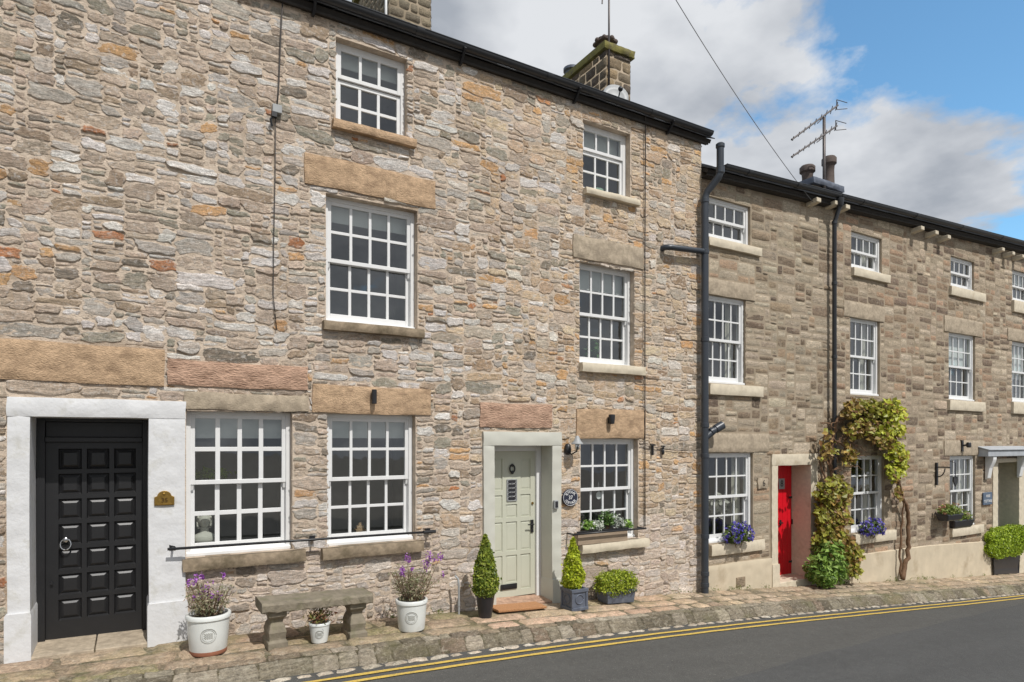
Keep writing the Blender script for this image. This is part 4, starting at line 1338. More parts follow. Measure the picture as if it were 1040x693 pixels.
# roofs, gutters, eaves of the cottages
YE = -.13
for par, x0, x1 in ((cot, XC + .02, XD), (far, XD, XE)):
    m = MB()
    slate_slope(m, x0, x1, YE, EAVR - .02, 3.1, EAVR - .02 + (3.1 - YE) * TP, row=.3, w=.34)
    slate_slope(m, x0, x1, 6.1, EAVR - .08, 3.1, EAVR - .02 + (3.1 - YE) * TP, row=.7, w=.7)
    climb(m.build('roof', [M['slate'], M['timber']], par))
    m = MB(); m.box(x0, x1, YE + .015, YE + .04, EAVR - .11, EAVR - .085); m.box(x0, x1, YE + .041, YR - .002, EAVR - .115, EAVR - .10)
    climb(m.build('eaves_board', M['timber'], par))
GYR = YE - .075
gz0_ = _ga[2] + .065 - TILT * (_ga[0] - XC)
climb(gutter(cot, XC + .30, XD, GYR, gz0_, .065, step=1.3))
climb(gutter(far, XD, XE, GYR, gz0_, .065, step=1.9))
for par, px, py in ((cot, 830.5, 204), (far, 849, 207), (far, 860, 211), (far, 936, 232.5), (far, 950.5, 237), (far, 963, 241.5), (far, 1018, 254), (far, 1028.5, 258), (far, 1038.5, 261)):
    x, _, z = F(px, py, -.17)
    m = MB(); m.prism([(-.20, z - .03), (YR, z - .06), (YR, z + .05), (-.20, z + .05)], x - .065, x + .065)
    m.build('eaves_corbel', M['sill_tan'], par, bevel=.012)
# chimney of the cottages
cy = 2.0
q0, q1 = F(826, 185, cy)[0], F(852, 185, cy)[0]
chr_ = chimney(far, q0, q1, cy, 3.2, ez(q0) + .3, F(826, 187, cy)[2], [(110, 104, 94, .6), (130, 122, 108, .4)], cap=.14, capmat='lead', over=.10)
zt_ = F(826, 187, cy)[2] + .13
xx = F(820, 175, cy)[0]
pot(chr_, F(820, 175, cy + .75)[0], cy + .75, zt_, .14, F(820, 169, cy + .75)[2] - zt_, False, 'crown_pot')
pot(chr_, F(842, 168, cy + .3)[0], cy + .3, zt_, .13, F(842, 160, cy + .3)[2] - zt_, False, 'crown_pot')

# ------------------------------------------------------------------ pipes and cables
yp = -.12
dp = MB()
xp = FX(716, yp)
P0, P1 = F(731.5, 148, -.34), F(731.5, 175, -.34)
P2 = (xp, yp, F(716, 201, yp)[2])
zf = gz(xp)
dp.tube([P0, P1, (P1[0] - .02, P1[1] + .02, P1[2] - .08), (P2[0] + .03, P2[1] - .02, P2[2] + .10), P2, (xp, yp, zf - .02)], .058, 14)
pipe = dp.build('drainpipe', M['pipe'], cot, smooth=True, angle=50)
m = MB()
for z in (P2[2] - .05, F(716, 256, yp)[2], F(716, 345, yp)[2], F(716, 432, yp)[2], F(716, 463, yp)[2], F(716, 545, yp)[2], zf + .12, zf + .3):
    m = MB(); m.lathe(xp, yp, z - .035, [(.06, 0), (.067, .004), (.067, .066), (.06, .07)], 14); m.build('pipe_collar', M['pipe'], pipe, smooth=True, angle=40)
m = MB()
m.lathe(P0[0], P0[1], P0[2] - .04, [(.06, 0), (.07, .01), (.07, .06), (.045, .08)], 14); m.build('vent_cap', M['pipe'], pipe, smooth=True, angle=40)
m = MB(); m.lathe(P1[0], P1[1], P1[2] - .02, [(.06, 0), (.068, .004), (.068, .1), (.06, .104)], 14)
m.build('pipe_collar', M['pipe'], pipe, smooth=True, angle=40)
m = MB()
e0, e1 = F(677, 251, -.10), F(712, 256, yp)
m.tube([(e0[0], .05, e0[2]), (e0[0], -.08, e0[2]), (e0[0] + .06, yp, e0[2]), (xp, yp, e1[2] + .02)], .045, 12)
m.build('waste_branch', M['pipe'], pipe, smooth=True, angle=60)
m = MB()
e1 = F(734, 433, -.2); e0 = F(718, 441, yp)
m.tube([(xp, yp, e0[2] - .06), (xp + .20, yp - .05, e1[2] - .04)], .058, 12); m.tube([(xp + .10, yp - .025, e1[2] - .10), (xp + .14, yp - .035, e1[2] - .075)], .068, 12); m.tube([(xp + .19, yp - .045, e1[2] - .05), (xp + .32, yp - .075, e1[2] + .02)], .072, 12)
m.build('capped_branch', M['pipe'], pipe, smooth=True, angle=50)
m = MB()
xq = FX(847.5, -.09)
gzz = gz0_ - .065 + TILT * (FX(853, GYR) - XC)
m.tube([(FX(853, GYR), GYR, gzz + .01), (FX(853, GYR), GYR, gzz - .14), (xq, -.09, gzz - .42), (xq, -.09, gz(xq) + .3)], .04, 12)
pp_ = m.build('drainpipe', M['gutter'], far, smooth=True, angle=50)
m = MB(); m.lathe(FX(853, GYR), GYR, gzz - .16, [(.045, 0), (.06, .02), (.075, .16), (.06, .17)], 12); m.build('hopper', M['gutter'], pp_, smooth=True, angle=40)
for z in (gzz - .45, 5.0, 3.6, 2.2):
    m = MB(); m.lathe(xq, -.09, z, [(.042, 0), (.05, .004), (.05, .06), (.042, .064)], 12); m.build('pipe_collar', M['gutter'], pp_, smooth=True, angle=40)

def cable(pts, r=.006, par=house, mat='cable'):
    m = MB(); m.tube(pts, r, 6); return m.build('wall_cable', M[mat], par, smooth=True)
cable([F(288, -20, -.04), F(285, 40, -.04), F(283, 90, -.04), F(281, 112, -.045)], .008)
cable([F(280, 118, -.04), F(279.5, 180, -.035), F(278, 250, -.04), F(277.5, 300, -.035), F(281, 335, -.03)], .005)
cable([F(656, 112, -.15), F(655.5, 125, -.04), F(655, 250, -.04), F(655, 430, -.04), F(655, 535, -.035)], .009)
cable([F(655, 452, -.04), F(600, 452.5, -.03) if False else F(657, 453, -.04), F(688, 458, -.03), F(712, 458, -.03)], .005)
m = MB(); bx = F(281, 112, -.03); m.box(bx[0] - .05, bx[0] + .05, -.075, -.02, bx[2] - .045, bx[2] + .045)
jb = m.build('junction_box', M['grey_plastic'], house, bevel=.006)
m = MB(); m.box(bx[0] - .06, bx[0] - .005, -.085, -.03, bx[2] - .10, bx[2] - .045); m.tube([(bx[0] - .035, -.06, bx[2] - .09), (bx[0] - .07, -.06, bx[2] - .13), (bx[0] - .05, -.05, bx[2] - .2)], .012, 6); m.build('cable_gland', M['black'], jb)

# ------------------------------------------------------------------ things on the walls
def spot(px, py, h, label, mat='black'):
    x, _, z = F(px, py, -.08)
    m = MB(); m.lathe(x, -.085, z - h / 2, [(.022, 0), (.03, .002), (.03, h - .002), (.022, h)], 14); m.box(x - .02, x + .02, -.07, -.03, z - .03, z + .03)
    return free(m, 'wall_light', M[mat], label, 'wall light', 'wall lights on the facades', bevel=.002)
spot(380, 403, .17, 'small black cylinder wall light on the lintel over the two broad windows')
x, _, z = F(621, 426, -.09)
m = MB(); m.lathe(x, -.10, z - .07, [(.026, 0), (.038, .005), (.05, .12), (.046, .14)], 14); m.box(x - .022, x + .022, -.09, -.03, z - .06, z + .03)
free(m, 'wall_light', M['black'], 'black tapered wall light on the lintel above the window box of white flowers', 'wall light', 'wall lights on the facades', smooth=True, angle=40)
x, _, z = F(982.5, 452.5, -.1)
m = MB(); m.tube([(x - .03, 0, z), (x - .03, -.06, z), (x, -.10, z + .02)], .02, 8); m.lathe(x + .02, -.12, z - .05, [(.03, 0), (.05, .02), (.05, .10), (.035, .12)], 12); m.box(x - .08, x - .01, -.03, .02, z - .14, z + .12)
free(m, 'wall_light', M['black'], 'small black spotlight on the lintel of the window with two flower baskets', 'wall light', 'wall lights on the facades', smooth=True, angle=40)

# lantern beside the sage door
x, _, z = F(578.5, 455, -.05)
t_ = thing('lantern', 'black curved arm lantern with a grey shade beside the sage door', 'lantern', (x, 0, z))
m = MB(); m.lathe(x - .02, -.035, z - .10, [(.02, 0), (.045, .02), (.05, .08), (.04, .14), (.02, .16)], 12); m.tube([(x - .02, -.04, z - .06), (x - .02, -.12, z - .09), (x + .01, -.20, z - .05), (x + .03, -.21, z + .04), (x + .03, -.19, z + .06)], .011, 8)
m.build('arm', M['black'], t_, smooth=True)
m = MB(); m.lathe(x + .035, -.185, z + .05, [(.085, 0), (.085, .012), (.05, .05), (.03, .10), (.02, .12)], 16)
m.build('shade', M['grey_plastic'], t_, smooth=True, angle=40)
m = MB(); m.lathe(x + .035, -.185, z - .03, [(.02, 0), (.032, .02), (.034, .07), (.03, .08)], 12); m.build('bulb_jar', M['chrome'], t_, smooth=True)

# plaques
x, _, z = F(579, 505.5, -.04)
t_ = thing('house_sign', 'dark navy oval house sign with white lettering beside the sage door', 'sign', (x, 0, z))
m = MB(); m.prism_y([(x + .135 * math.cos(q), z + .125 * math.sin(q)) for q in np.linspace(0, 2 * math.pi, 33)[:-1]], -.05, -.028)
m.build('plate', pmat('navy_sign_paint', S(38, 42, 58), .4, .1, 9, 0), t_, bevel=.004)
m = MB(); m.tube([(x + .122 * math.cos(q), -.052, z + .112 * math.sin(q)) for q in np.linspace(0, 2 * math.pi, 41)], .003, 5)
m.build('rim', M['text_white'], t_)
def arc_text(body, cx, cz, rx, rz, q0, q1, size, y, flip=False):
    out = MB()
    for k, ch in enumerate(body):
        q = q0 + (q1 - q0) * (k + .5) / len(body)
        rot = (math.pi / 2 - q) if not flip else (-math.pi / 2 - q)
        mb = text(ch, (0, 0, 0), size, None)
        v = mb.v[0]
        ca, sa = math.cos(rot), math.sin(rot)
        X = v[:, 0] * ca + v[:, 2] * sa; Z = -v[:, 0] * sa + v[:, 2] * ca
        vv = np.stack((X + cx + rx * math.cos(q), v[:, 1] + y, Z + cz + rz * math.sin(q)), 1)
        out.add(vv, [q_ for q_ in mb.f[0][0]])
    return out
arc_text('SUNDIAL', x, z, .088, .078, R(155), R(25), .052, -.053).build('lettering', M['text_white'], t_)
arc_text('COTTAGE', x, z, .088, .078, R(205), R(335), .050, -.053, True).build('lettering', M['text_white'], t_)
text('37', (x, -.053, z), .075, None).build('lettering', M['text_white'], t_)

x, _, z = F(167, 506.5, -.07)
t_ = thing('number_plaque', 'small arched brass plaque on the white door surround', 'plaque', (x, 0, z))
po = [(x - .09, z - .07), (x + .09, z - .07), (x + .09, z + .015), (x + .068, z + .025)] + [(x + .065 * math.cos(q), z + .02 + .058 * math.sin(q)) for q in np.linspace(0.1, math.pi - .1, 11)] + [(x - .068, z + .025), (x - .09, z + .015)]
m = MB(); m.prism_y(po, -.068, -.050); m.build('plate', M['brass'], t_, bevel=.003)
m = MB()
for (p, q) in (((-.075, -.058), (.075, -.058)), ((-.075, -.058), (-.075, .006)), ((.075, -.058), (.075, .006))): m.bar((x + p[0], -.07, z + p[1]), (x + q[0], -.07, z + q[1]), .006, .006)
m.build('moulding', M['brass'], t_)
m = MB(); m.ball((x - .004, -.068, z + .045), .014, sy=.4); m.build('boss', M['brass'], t_, smooth=True)
text('35', (x, -.071, z - .018), .062, None).build('lettering', pmat('dark_brass', S(84, 62, 34), .5, .1, 9, 0, metal=.6), t_)

x, _, z = F(564.3, 512.5, -.06)
t_ = thing('doorbell', 'small grey key safe doorbell on the right jamb of the sage door', 'doorbell', (x, 0, z))
m = MB(); m.box(x - .035, x + .035, -.085, -.048, z - .06, z + .06); m.build('case', M['grey_plastic'], t_, bevel=.008)
m = MB(); m.box(x - .022, x + .022, -.092, -.083, z - .04, z + .045); m.build('face', M['glaze_black'], t_, bevel=.004)

x, _, z = F(1003.5, 506.5, -.02)
t_ = thing('wall_plaque', 'small slate blue plaque with pale lettering beside the canopied door', 'plaque', (x, 0, z))
m = MB(); m.box(x - .22, x + .22, YR - .05, YR - .02, z - .15, z + .15); m.build('plate', pmat('slate_blue', S(84, 98, 116), .5, .1, 9, 0), t_, bevel=.01)
for k, s_ in enumerate(('ROSE', 'COTTAGE')):
    text(s_, (x, YR - .054, z + .06 - k * .12), .085, None).build('lettering', M['text_white'], t_)
x, _, z = F(775.5, 491, -.01)
t_ = thing('number_sign', 'small weathered stone number sign between the ground window and the red door', 'sign', (x, 0, z))
m = MB(); block(x - .13, x + .13, z - .09, z + .09, YR - .045, YR, mb=m); m.build('plate', M['sand_grey'], t_, smooth=True, angle=40)
text('6', (x, YR - .05, z + .0), .15, None).build('lettering', M['timber'], t_)

# iron bits
x, _, z = F(663.3, 457, -.05)
m = MB(); m.box(x - .012, x + .012, -.055, -.02, z - .085, z + .085); m.box(x - .042, x + .042, -.058, -.02, z + .062, z + .086)
free(m, 'wall_tie', M['black'], 'black iron T shaped wall hook right of the ground floor window box', 'hook', bevel=.004)
x, _, z = F(673.8, 459, -.05)
m = MB(); m.ball((x, -.04, z), .044, 12, 8, .62, .5, 1.15); m.tube([(x, -.05, z + .05), (x, -.05, z + .085)], .012, 8); m.box(x - .03, x + .03, -.06, -.025, z + .075, z + .095)
free(m, 'bell_pull', M['black'], 'black iron oval knob on the wall beside the T shaped hook', 'bell pull', smooth=True, angle=50)
x, _, z = F(955.3, 482, -.08)
t_ = thing('hanging_bracket', 'black iron hanging bracket left of the window with two flower baskets', 'bracket', (x, 0, z))
m = MB(); m.box(x - .03, x + .03, YR - .05, YR - .01, z - .24, z + .26); m.tube([(x, YR - .04, z + .16), (x + .03, -.26, z + .16)], .015, 8)
m.tube([(x, YR - .05, z - .05)] + [(x + .02, -.03 - .13 * math.sin(q), z + .15 - .2 * math.cos(q)) for q in np.linspace(0, 1.5, 8)], .013, 6)
m.build('bracket', M['black'], t_, bevel=.004)

# guard bars
x0, x1 = F(170, 558, -.14)[0], F(440, 540, -.14)[0]
z0_, z1_ = F(170, 558, -.14)[2], F(440, 540, -.14)[2]
t_ = thing('guard_rail', 'long thin black rail across the two broad ground floor windows', 'rail', ((x0 + x1) / 2, -.14, (z0_ + z1_) / 2))
m = MB(); m.tube([(x0, -.14, z0_), (x1 + .01, -.14, z1_)], .014, 8); m.build('bar', M['black'], t_, smooth=True)
for x in (x0 + .05, (FX(300) + FX(332)) / 2, x1 - .03):
    m = MB(); zz_ = z0_ + (z1_ - z0_) * (x - x0) / (x1 - x0); m.tube([(x, -.14, zz_), (x, .0, zz_)], .011, 8); m.box(x - .03, x + .03, -.05, -.025, zz_ - .03, zz_ + .03)
    if x > x1 - .1: m.tube([(x - .1, -.14, zz_), (x + .06, -.14, zz_)], .021, 10)
    m.build('bracket', M['black'], t_)
x0, z0_ = F(582, 543.3, -.17)[0], F(582, 543.3, -.17)[2]; x1, z1_ = F(656, 537.5, -.17)[0], F(656, 537.5, -.17)[2]
t_ = thing('guard_rail', 'short black rail holding the wooden window box', 'rail', ((x0 + x1) / 2, -.17, z0_))
m = MB(); m.tube([(x0, -.17, z0_), (x1, -.17, z0_)], .014, 8); m.build('bar', M['black'], t_, smooth=True)
for x in (x0 + .02, x1 - .02):
    m = MB(); m.tube([(x, -.17, z0_), (x, .0, z0_)], .012, 8); m.build('bracket', M['black'], t_)

# standing pipe
P = G(466, 623.5)
m = MB(); m.tube([(P[0], P[1], P[2] - .03), (P[0], P[1], P[2] + .36), (P[0] - .01, P[1], P[2] + .44), (P[0] - .03, P[1] + .04, P[2] + .47)], .014, 8)
m.lathe(P[0], P[1], P[2] + .1, [(.018, 0), (.018, .05)], 8)
free(m, 'standpipe', M['grey_plastic'], 'thin grey stand pipe against the wall left of the conical tree', 'pipe', smooth=True, angle=50)

# dish and aerials
x, _, z = F(627.5, 98, cy0 - .3)
t_ = thing('satellite_dish', 'pale grey satellite dish on the front of the mossy topped chimney', 'satellite dish', (x, cy0 - .3, z))
m = MB()
rot = Matrix.Rotation(R(-22), 3, 'Z') @ Matrix.Rotation(R(72), 3, 'X')
V, f = [], []
for i_, r_ in enumerate((0, .08, .16, .24)):
    for k in range(20):
        q = 2 * math.pi * k / 20
        p = rot @ Vector((r_ * math.cos(q), r_ * 1.08 * math.sin(q), .9 * r_ * r_))
        V.append((x + p.x, cy0 - .22 + p.y, z + p.z))
for i_ in range(3):
    for k in range(20): f.append((i_ * 20 + k, i_ * 20 + (k + 1) % 20, (i_ + 1) * 20 + (k + 1) % 20, (i_ + 1) * 20 + k))
m.add(V, f); o = m.build('dish', M['grey_plastic'], t_, smooth=True); md = o.modifiers.new('Solid', 'SOLIDIFY'); md.thickness = .012
m = MB(); p = rot @ Vector((0, -.2, .05)); q = rot @ Vector((0, -.10, .30)); c0 = Vector((x, cy0 - .22, z))
m.tube([tuple(c0 + p), tuple(c0 + q)], .012, 8); m.ball(tuple(c0 + q), .045, 10, 7); m.tube([tuple(c0), (x + .02, cy0 + .02, z - .05)], .02, 8)
m.build('feed_arm', M['black'], t_, smooth=True)

def yagi(mb, p, q, n, L0, L1, up=Vector((0, 0, 1))):
    p, q = Vector(p), Vector(q)
    mb.tube([tuple(p), tuple(q)], .022, 6)
    t = (q - p).normalized(); s_ = t.cross(up).normalized()
    for k in range(n):
        c_ = p + (q - p) * (.03 + .94 * k / (n - 1)); l = L0 + (L1 - L0) * k / (n - 1)
        mb.tube([tuple(c_ - s_ * l / 2), tuple(c_ + s_ * l / 2)], .009, 5)
yy = cy0 + .0
b0_ = F(618.5, 60, yy - .02); 
t_ = thing('tv_aerial', 'tall aerial mast strapped to the corner of the mossy topped chimney', 'aerial', b0_)
m = MB(); tp_ = F(620, -40, yy - .02); m.tube([b0_[:2] + (b0_[2] - .5,), (b0_[0], b0_[1], tp_[2])], .018, 8); m.build('mast', M['alu'], t_, smooth=True)
m = MB(); yagi(m, (b0_[0] - .5, b0_[1] - .1, tp_[2] - .45), (b0_[0] + .6, b0_[1] + .2, tp_[2] - .1), 9, .32, .22); m.tube([F(612, -4, yy - .1), F(611.5, 4, yy - .1)], .012, 6); m.build('antenna', M['alu'], t_)
b0_ = F(392, 22, 1.95)
t_ = thing('aerial_mast', 'thin pale mast beside the chimney above the left house bays', 'aerial', b0_)
m = MB(); m.tube([(b0_[0], b0_[1], b0_[2] - .7), (b0_[0], b0_[1], b0_[2] + 1.2)], .02, 8); m.build('mast', M['text_white'], t_, smooth=True)
m = MB(); yagi(m, (b0_[0] - .5, b0_[1], b0_[2] + 1.1), (b0_[0] + .5, b0_[1] + .1, b0_[2] + 1.15), 7, .32, .22); m.build('antenna', M['alu'], t_)
ya = cy - .05
b0_ = F(837, 190, ya); tp_ = F(837.5, 120, ya)
t_ = thing('tv_aerial', 'twin armed rusty television aerial on the far cottage chimney', 'aerial', b0_)
m = MB(); m.tube([(b0_[0], ya, b0_[2] - .5), (b0_[0], ya, tp_[2])], .036, 8); m.build('mast', M['alu'], t_, smooth=True)
for (p, q) in (((804, 142), (851, 107)), ((804, 159.5), (850, 128))):
    m = MB(); pa, qa = F(p[0], p[1], ya - .1), F(q[0], q[1], ya + .0)
    yagi(m, pa, qa, 9, .10, .20, Vector((0, 1, .9)))
    qv = Vector(qa)
    for dz_ in (-.12, .12): m.tube([tuple(qv + Vector((-.05, 0, dz_))), tuple(qv + Vector((.22, -.1, dz_ * .6)))], .009, 5)
    m.tube([tuple(qv + Vector((-.05, 0, -.12))), tuple(qv + Vector((-.05, 0, .12)))], .012, 5)
    m.tube([((pa[0] + qa[0]) / 2 + .1, ya - .03, (pa[2] + qa[2]) / 2 + .0), (b0_[0], ya, (pa[2] * .32 + qa[2] * .68) + .0)], .012, 6)
    m.build('antenna', M['alu'], t_)
# telephone wire
A = Vector(F(826, 206, -.1)); B = Vector(F(640, -78, -1.2))
pts = []
for k in range(25):
    s_ = k / 24; p = A.lerp(B, s_); p.z -= .16 * 4 * s_ * (1 - s_); pts.append(tuple(p))
m = MB(); m.tube(pts, .006, 5)
free(m, 'telephone_wire', M['wire'], 'thin overhead telephone wire running up from the cottage eaves into the sky', 'wire', smooth=True)

# ------------------------------------------------------------------ plants
def leaves(mb, P, size, cols, rg, Nrm=None, jit=.8, aspect=.55, fold=.25, mi=0):
    n = len(P)
    size = np.broadcast_to(np.asarray(size, float), (n,))
    d = rg.normal(size=(n, 3))
    if Nrm is not None: d = d * jit + Nrm
    d /= np.linalg.norm(d, axis=1, keepdims=True) + 1e-9
    a = rg.normal(size=(n, 3)); a -= d * (a * d).sum(1, keepdims=True); a /= np.linalg.norm(a, axis=1, keepdims=True) + 1e-9
    b = np.cross(d, a)
    s = size[:, None]
    base, tip = P - a * s * .5, P + a * s * .5
    l = P + b * s * aspect * .5 + d * s * fold * .5; r = P - b * s * aspect * .5 + d * s * fold * .5
    V = np.stack((base, r, tip, l), 1).reshape(-1, 3)
    k = np.arange(n) * 4
    f = np.concatenate((np.stack((k, k + 1, k + 2), 1), np.stack((k, k + 2, k + 3), 1)))
    mb.add(V, f, np.repeat(cols, 4, axis=0), mi)

def leafcols(pal, n, rg, var=.16):
    cs = np.array([S(*p[:3]) for p in pal]); ps = np.array([p[3] for p in pal]); ps = ps / ps.sum()
    return np.clip(cs[rg.choice(len(cs), n, p=ps)] * (1 + rg.normal(0, var, (n, 1))), .004, .9)

def unit(n, rg):
    d = rg.normal(size=(n, 3)); return d / np.linalg.norm(d, axis=1, keepdims=True)

rp = np.random.default_rng(42)
GRN = [(116, 132, 48, .3), (146, 158, 62, .35), (88, 106, 42, .2), (168, 174, 80, .15)]
LIME = [(168, 180, 40, .4), (190, 200, 58, .3), (130, 146, 34, .2), (206, 208, 84, .1)]
BOXH = [(158, 172, 52, .4), (182, 192, 72, .3), (120, 138, 40, .3)]

def cone_tree(par, name, x, y, z0, z1, r0, pal, n, size, lump=.12, bulge=.3, tip=1.0):
    """leaves of a clipped cone, bumpy outline, thinner inside"""
    mb = MB()
    t = rp.random(n) ** 1.25 ; th = rp.random(n) * 2 * math.pi
    prof = np.interp(t, [0, .06, .2, .5, .8, 1], [.72, .95, 1.0, .70 + bulge * .15, .34, .03])
    lump_ = 1 + lump * (np.sin(th * 3 + t * 13) + .7 * np.sin(th * 5 - t * 21 + 2) + .6 * np.sin(th * 2 + t * 31))
    rr = r0 * prof * lump_ * (1 - .5 * rp.random(n) ** 2.2)
    P = np.stack((x + rr * np.cos(th), y + rr * np.sin(th), z0 + (z1 - z0) * t), 1) + rp.normal(0, r0 * .03, (n, 3))
    Nm = np.stack((np.cos(th), np.sin(th), np.full(n, .55)), 1)
    st_ = rp.random(n) < .035
    P[st_] += Nm[st_] * rp.uniform(.0, .22, (st_.sum(), 1)) * r0
    leaves(mb, P, size * rp.uniform(.7, 1.3, n), leafcols(pal, n, rp), rp, Nm, .9)
    return mb.build(name, M['leaf'], par)

def hedge(par, x0, x1, y0, y1, z0, z1, pal, n, size, name='foliage', round_=.35):
    mb = MB()
    d = unit(n, rp)
    e = 4.0
    k = (np.abs(d) ** e).sum(1) ** (-1 / e)
    d2 = d * k[:, None]
    s_ = (1 - .45 * rp.random(n) ** 2.5)[:, None]
    bumps = 1 + .05 * np.sin(d2[:, :1] * 9 + d2[:, 2:3] * 7) + .05 * np.sin(d2[:, 1:2] * 8 + d2[:, :1] * 15 + 1)
    P = d2 * s_ * bumps * np.array(((x1 - x0) / 2, (y1 - y0) / 2, (z1 - z0) / 2)) + np.array(((x0 + x1) / 2, (y0 + y1) / 2, (z0 + z1) / 2))
    P += rp.normal(0, .012, (n, 3))
    st_ = rp.random(n) < .05
    P[st_] += d[st_] * rp.uniform(0, .045, (st_.sum(), 1))
    leaves(mb, P, size * rp.uniform(.7, 1.3, n), leafcols(pal, n, rp), rp, d + np.array((0, 0, .35)), .8)
    return mb.build(name, M['leaf'], par)

# white glazed pots
def round_pot(name, label, px, pyb, rt_px, rb_px, h_px, group, foot=False, emblem=True):
    x, y, z = G(px, pyb)
    k = mpp(x, y)
    rt, rb, h = rt_px * k, rb_px * k, h_px * k
    y += rb
    k = mpp(x, y)
    t_ = thing(name, label, 'plant pot', (x, y, z), group)
    m = MB(); z0 = z - .005
    f0 = .035 if foot else .0
    m.lathe(x, y, z0 + f0, [(rb * .98, 0), (rb, .008), (rb + (rt - rb) * .5, h * .5), (rt * .97, h * .86), (rt * 1.03, h * .88), (rt * 1.04, h * .97), (rt * 1.0, h), (rt * .9, h), (rt * .88, h * .9), (rt * .86, h * .85)], 40)
    m.build('pot', M['pot_white'], t_, smooth=True, angle=50)
    if foot:
        m = MB(); m.lathe(x, y, z0, [(rb * .96, 0), (rb * .99, .01), (rb * .99, f0 + .004), (rb * .9, f0 + .006)], 40); m.build('base', M['terracotta'], t_, smooth=True, angle=40)
    m = MB(); m.lathe(x, y, z0 + f0 + h * .86, [(rt * .87, 0), (rt * .8, .015), (rt * .4, .03), (0.001, .035)], 20); m.build('soil', M['soil'], t_, smooth=True)
    if emblem:
        m = MB()
        dirv = np.array((0 - x, -CAMD - y)); dirv = dirv / np.linalg.norm(dirv)
        q0 = math.atan2(dirv[1], dirv[0])
        def onpot(u, v, off=.002):
            zz_ = h * .48 + v
            r = rb + (rt - rb) * zz_ / h * .97 + off
            q = q0 + u / r
            return (x + r * math.cos(q), y + r * math.sin(q), z0 + f0 + zz_)
        er = h * .2
        m.tube([onpot(er * math.cos(q), er * math.sin(q)) for q in np.linspace(0, 2 * math.pi, 33)], .0035, 5)
        m.tube([onpot(er * .8 * math.cos(q), er * .8 * math.sin(q)) for q in np.linspace(0, 2 * math.pi, 33)], .002, 5)
        for v0 in (.28, .0, -.28):
            m.tube([onpot(er * (s - .5) * 1.1, er * (v0 + .14 * math.sin(s * 26))) for s in np.linspace(0, 1, 30)], .0028, 4)
        m.build('emblem', M['pot_mark'], t_, smooth=True)
    return t_, x, y, z0 + f0 + h, rt

def wallflower(label, x, y, z, r, hmax, n, flowers, group):
    t_ = thing('wallflower', label, 'plant', (x, y, z), group)
    st, lf, fl = MB(), MB(), MB()
    tips = []
    for k in range(n):
        q = rp.random() * 2 * math.pi; rr = r * math.sqrt(rp.random())
        b0 = np.array((x + .35 * rr * math.cos(q), y + .35 * rr * math.sin(q), z - .03))
        hh = hmax * rp.uniform(.35, .62)
        e = np.array((x + rr * 1.15 * math.cos(q), y + rr * 1.15 * math.sin(q), z + hh))
        mid = (b0 + e) / 2 + rp.normal(0, .02, 3)
        st.tube([tuple(b0), tuple(mid), tuple(e)], [.004, .003, .002], 4)
        nn = 26
        s_ = rp.random(nn) ** .7
        P = b0 + (e - b0) * s_[:, None] + rp.normal(0, .028, (nn, 3))
        leaves(lf, P, .045 * rp.uniform(.6, 1.2, nn), leafcols([(158, 154, 122, .35), (134, 136, 102, .3), (178, 168, 142, .25), (160, 134, 116, .1)], nn, rp), rp, None, aspect=.3)
    for (fx, fy, fz, s_) in flowers:
        b0 = np.array((x + (fx - x) * .3, y + (fy - y) * .3, z + .02))
        e = np.array((fx, fy, fz))
        st.tube([tuple(b0), tuple((b0 + e) / 2 + rp.normal(0, .01, 3)), tuple(e)], [.004, .003, .002], 4)
        nn = int(34 * s_)
        P = e + rp.normal(0, .016 * s_, (nn, 3)) * np.array((1, 1, 1.5))
        fl = MB()
        leaves(fl, P, .026 * rp.uniform(.7, 1.2, nn), leafcols([(172, 108, 190, .4), (152, 88, 172, .35), (198, 148, 206, .25)], nn, rp), rp, None, aspect=.9)
        fl.build('flower_head', M['leaf'], t_)
        nn = 10
        P = b0 + (e - b0) * (.3 + .6 * rp.random(nn))[:, None] + rp.normal(0, .01, (nn, 3))
        leaves(lf, P, .04 * rp.uniform(.6, 1.1, nn), leafcols([(130, 136, 92, 1)], nn, rp), rp, None, aspect=.3)
    st.build('stem', M['bark'], t_); lf.build('foliage', M['leaf'], t_)
    return t_

grp = 'white pots on the pavement'
t_, x, y, zt, rt = round_pot('plant_pot', 'largest white glazed pot with a terracotta base beside the white door surround', 213.5, 666.5, 21, 18, 37, grp, foot=True)
fl = [F(p, q, y + rp.uniform(-.08, .08)) + (s_,) for p, q, s_ in ((199, 589, 1.0), (206, 586, .8), (211, 600, 1.5), (208, 601, 1.2), (222, 604, .9), (204, 606, .7), (192, 592, .7), (227, 585, .5), (216, 606, .6), (197, 607, .5))]
wallflower('straggly purple wallflower growing in the white pot by the black door', x, y, zt - .04, rt, .55, 34, fl, 'purple wallflowers in white pots')
t_, x, y, zt, rt = round_pot('plant_pot', 'smallest white pot with a sprouting plant under the stone bench', 326.5, 653, 10.5, 8, 20, grp, emblem=True)
t2 = thing('bronze_plant', 'small bronze leaved plant in the little pot under the bench', 'plant', (x, y, zt))
m = MB()
for k in range(16):
    q = rp.random() * 6.28; e = (x + .13 * math.cos(q) * rp.random(), y + .10 * math.sin(q) * rp.random(), zt + rp.uniform(.04, .14))
    m.tube([(x, y, zt - .06), e], .003, 4)
m.build('stem', M['bark'], t2)
m = MB(); n = 170; P = np.stack((x + rp.normal(0, .07, n), y + rp.normal(0, .05, n), zt + rp.uniform(-.02, .13, n)), 1)
leaves(m, P, .045 * rp.uniform(.7, 1.3, n), leafcols([(120, 116, 60, .4), (140, 96, 74, .3), (96, 104, 50, .3)], n, rp), rp, None, aspect=.4); m.build('foliage', M['leaf'], t2)
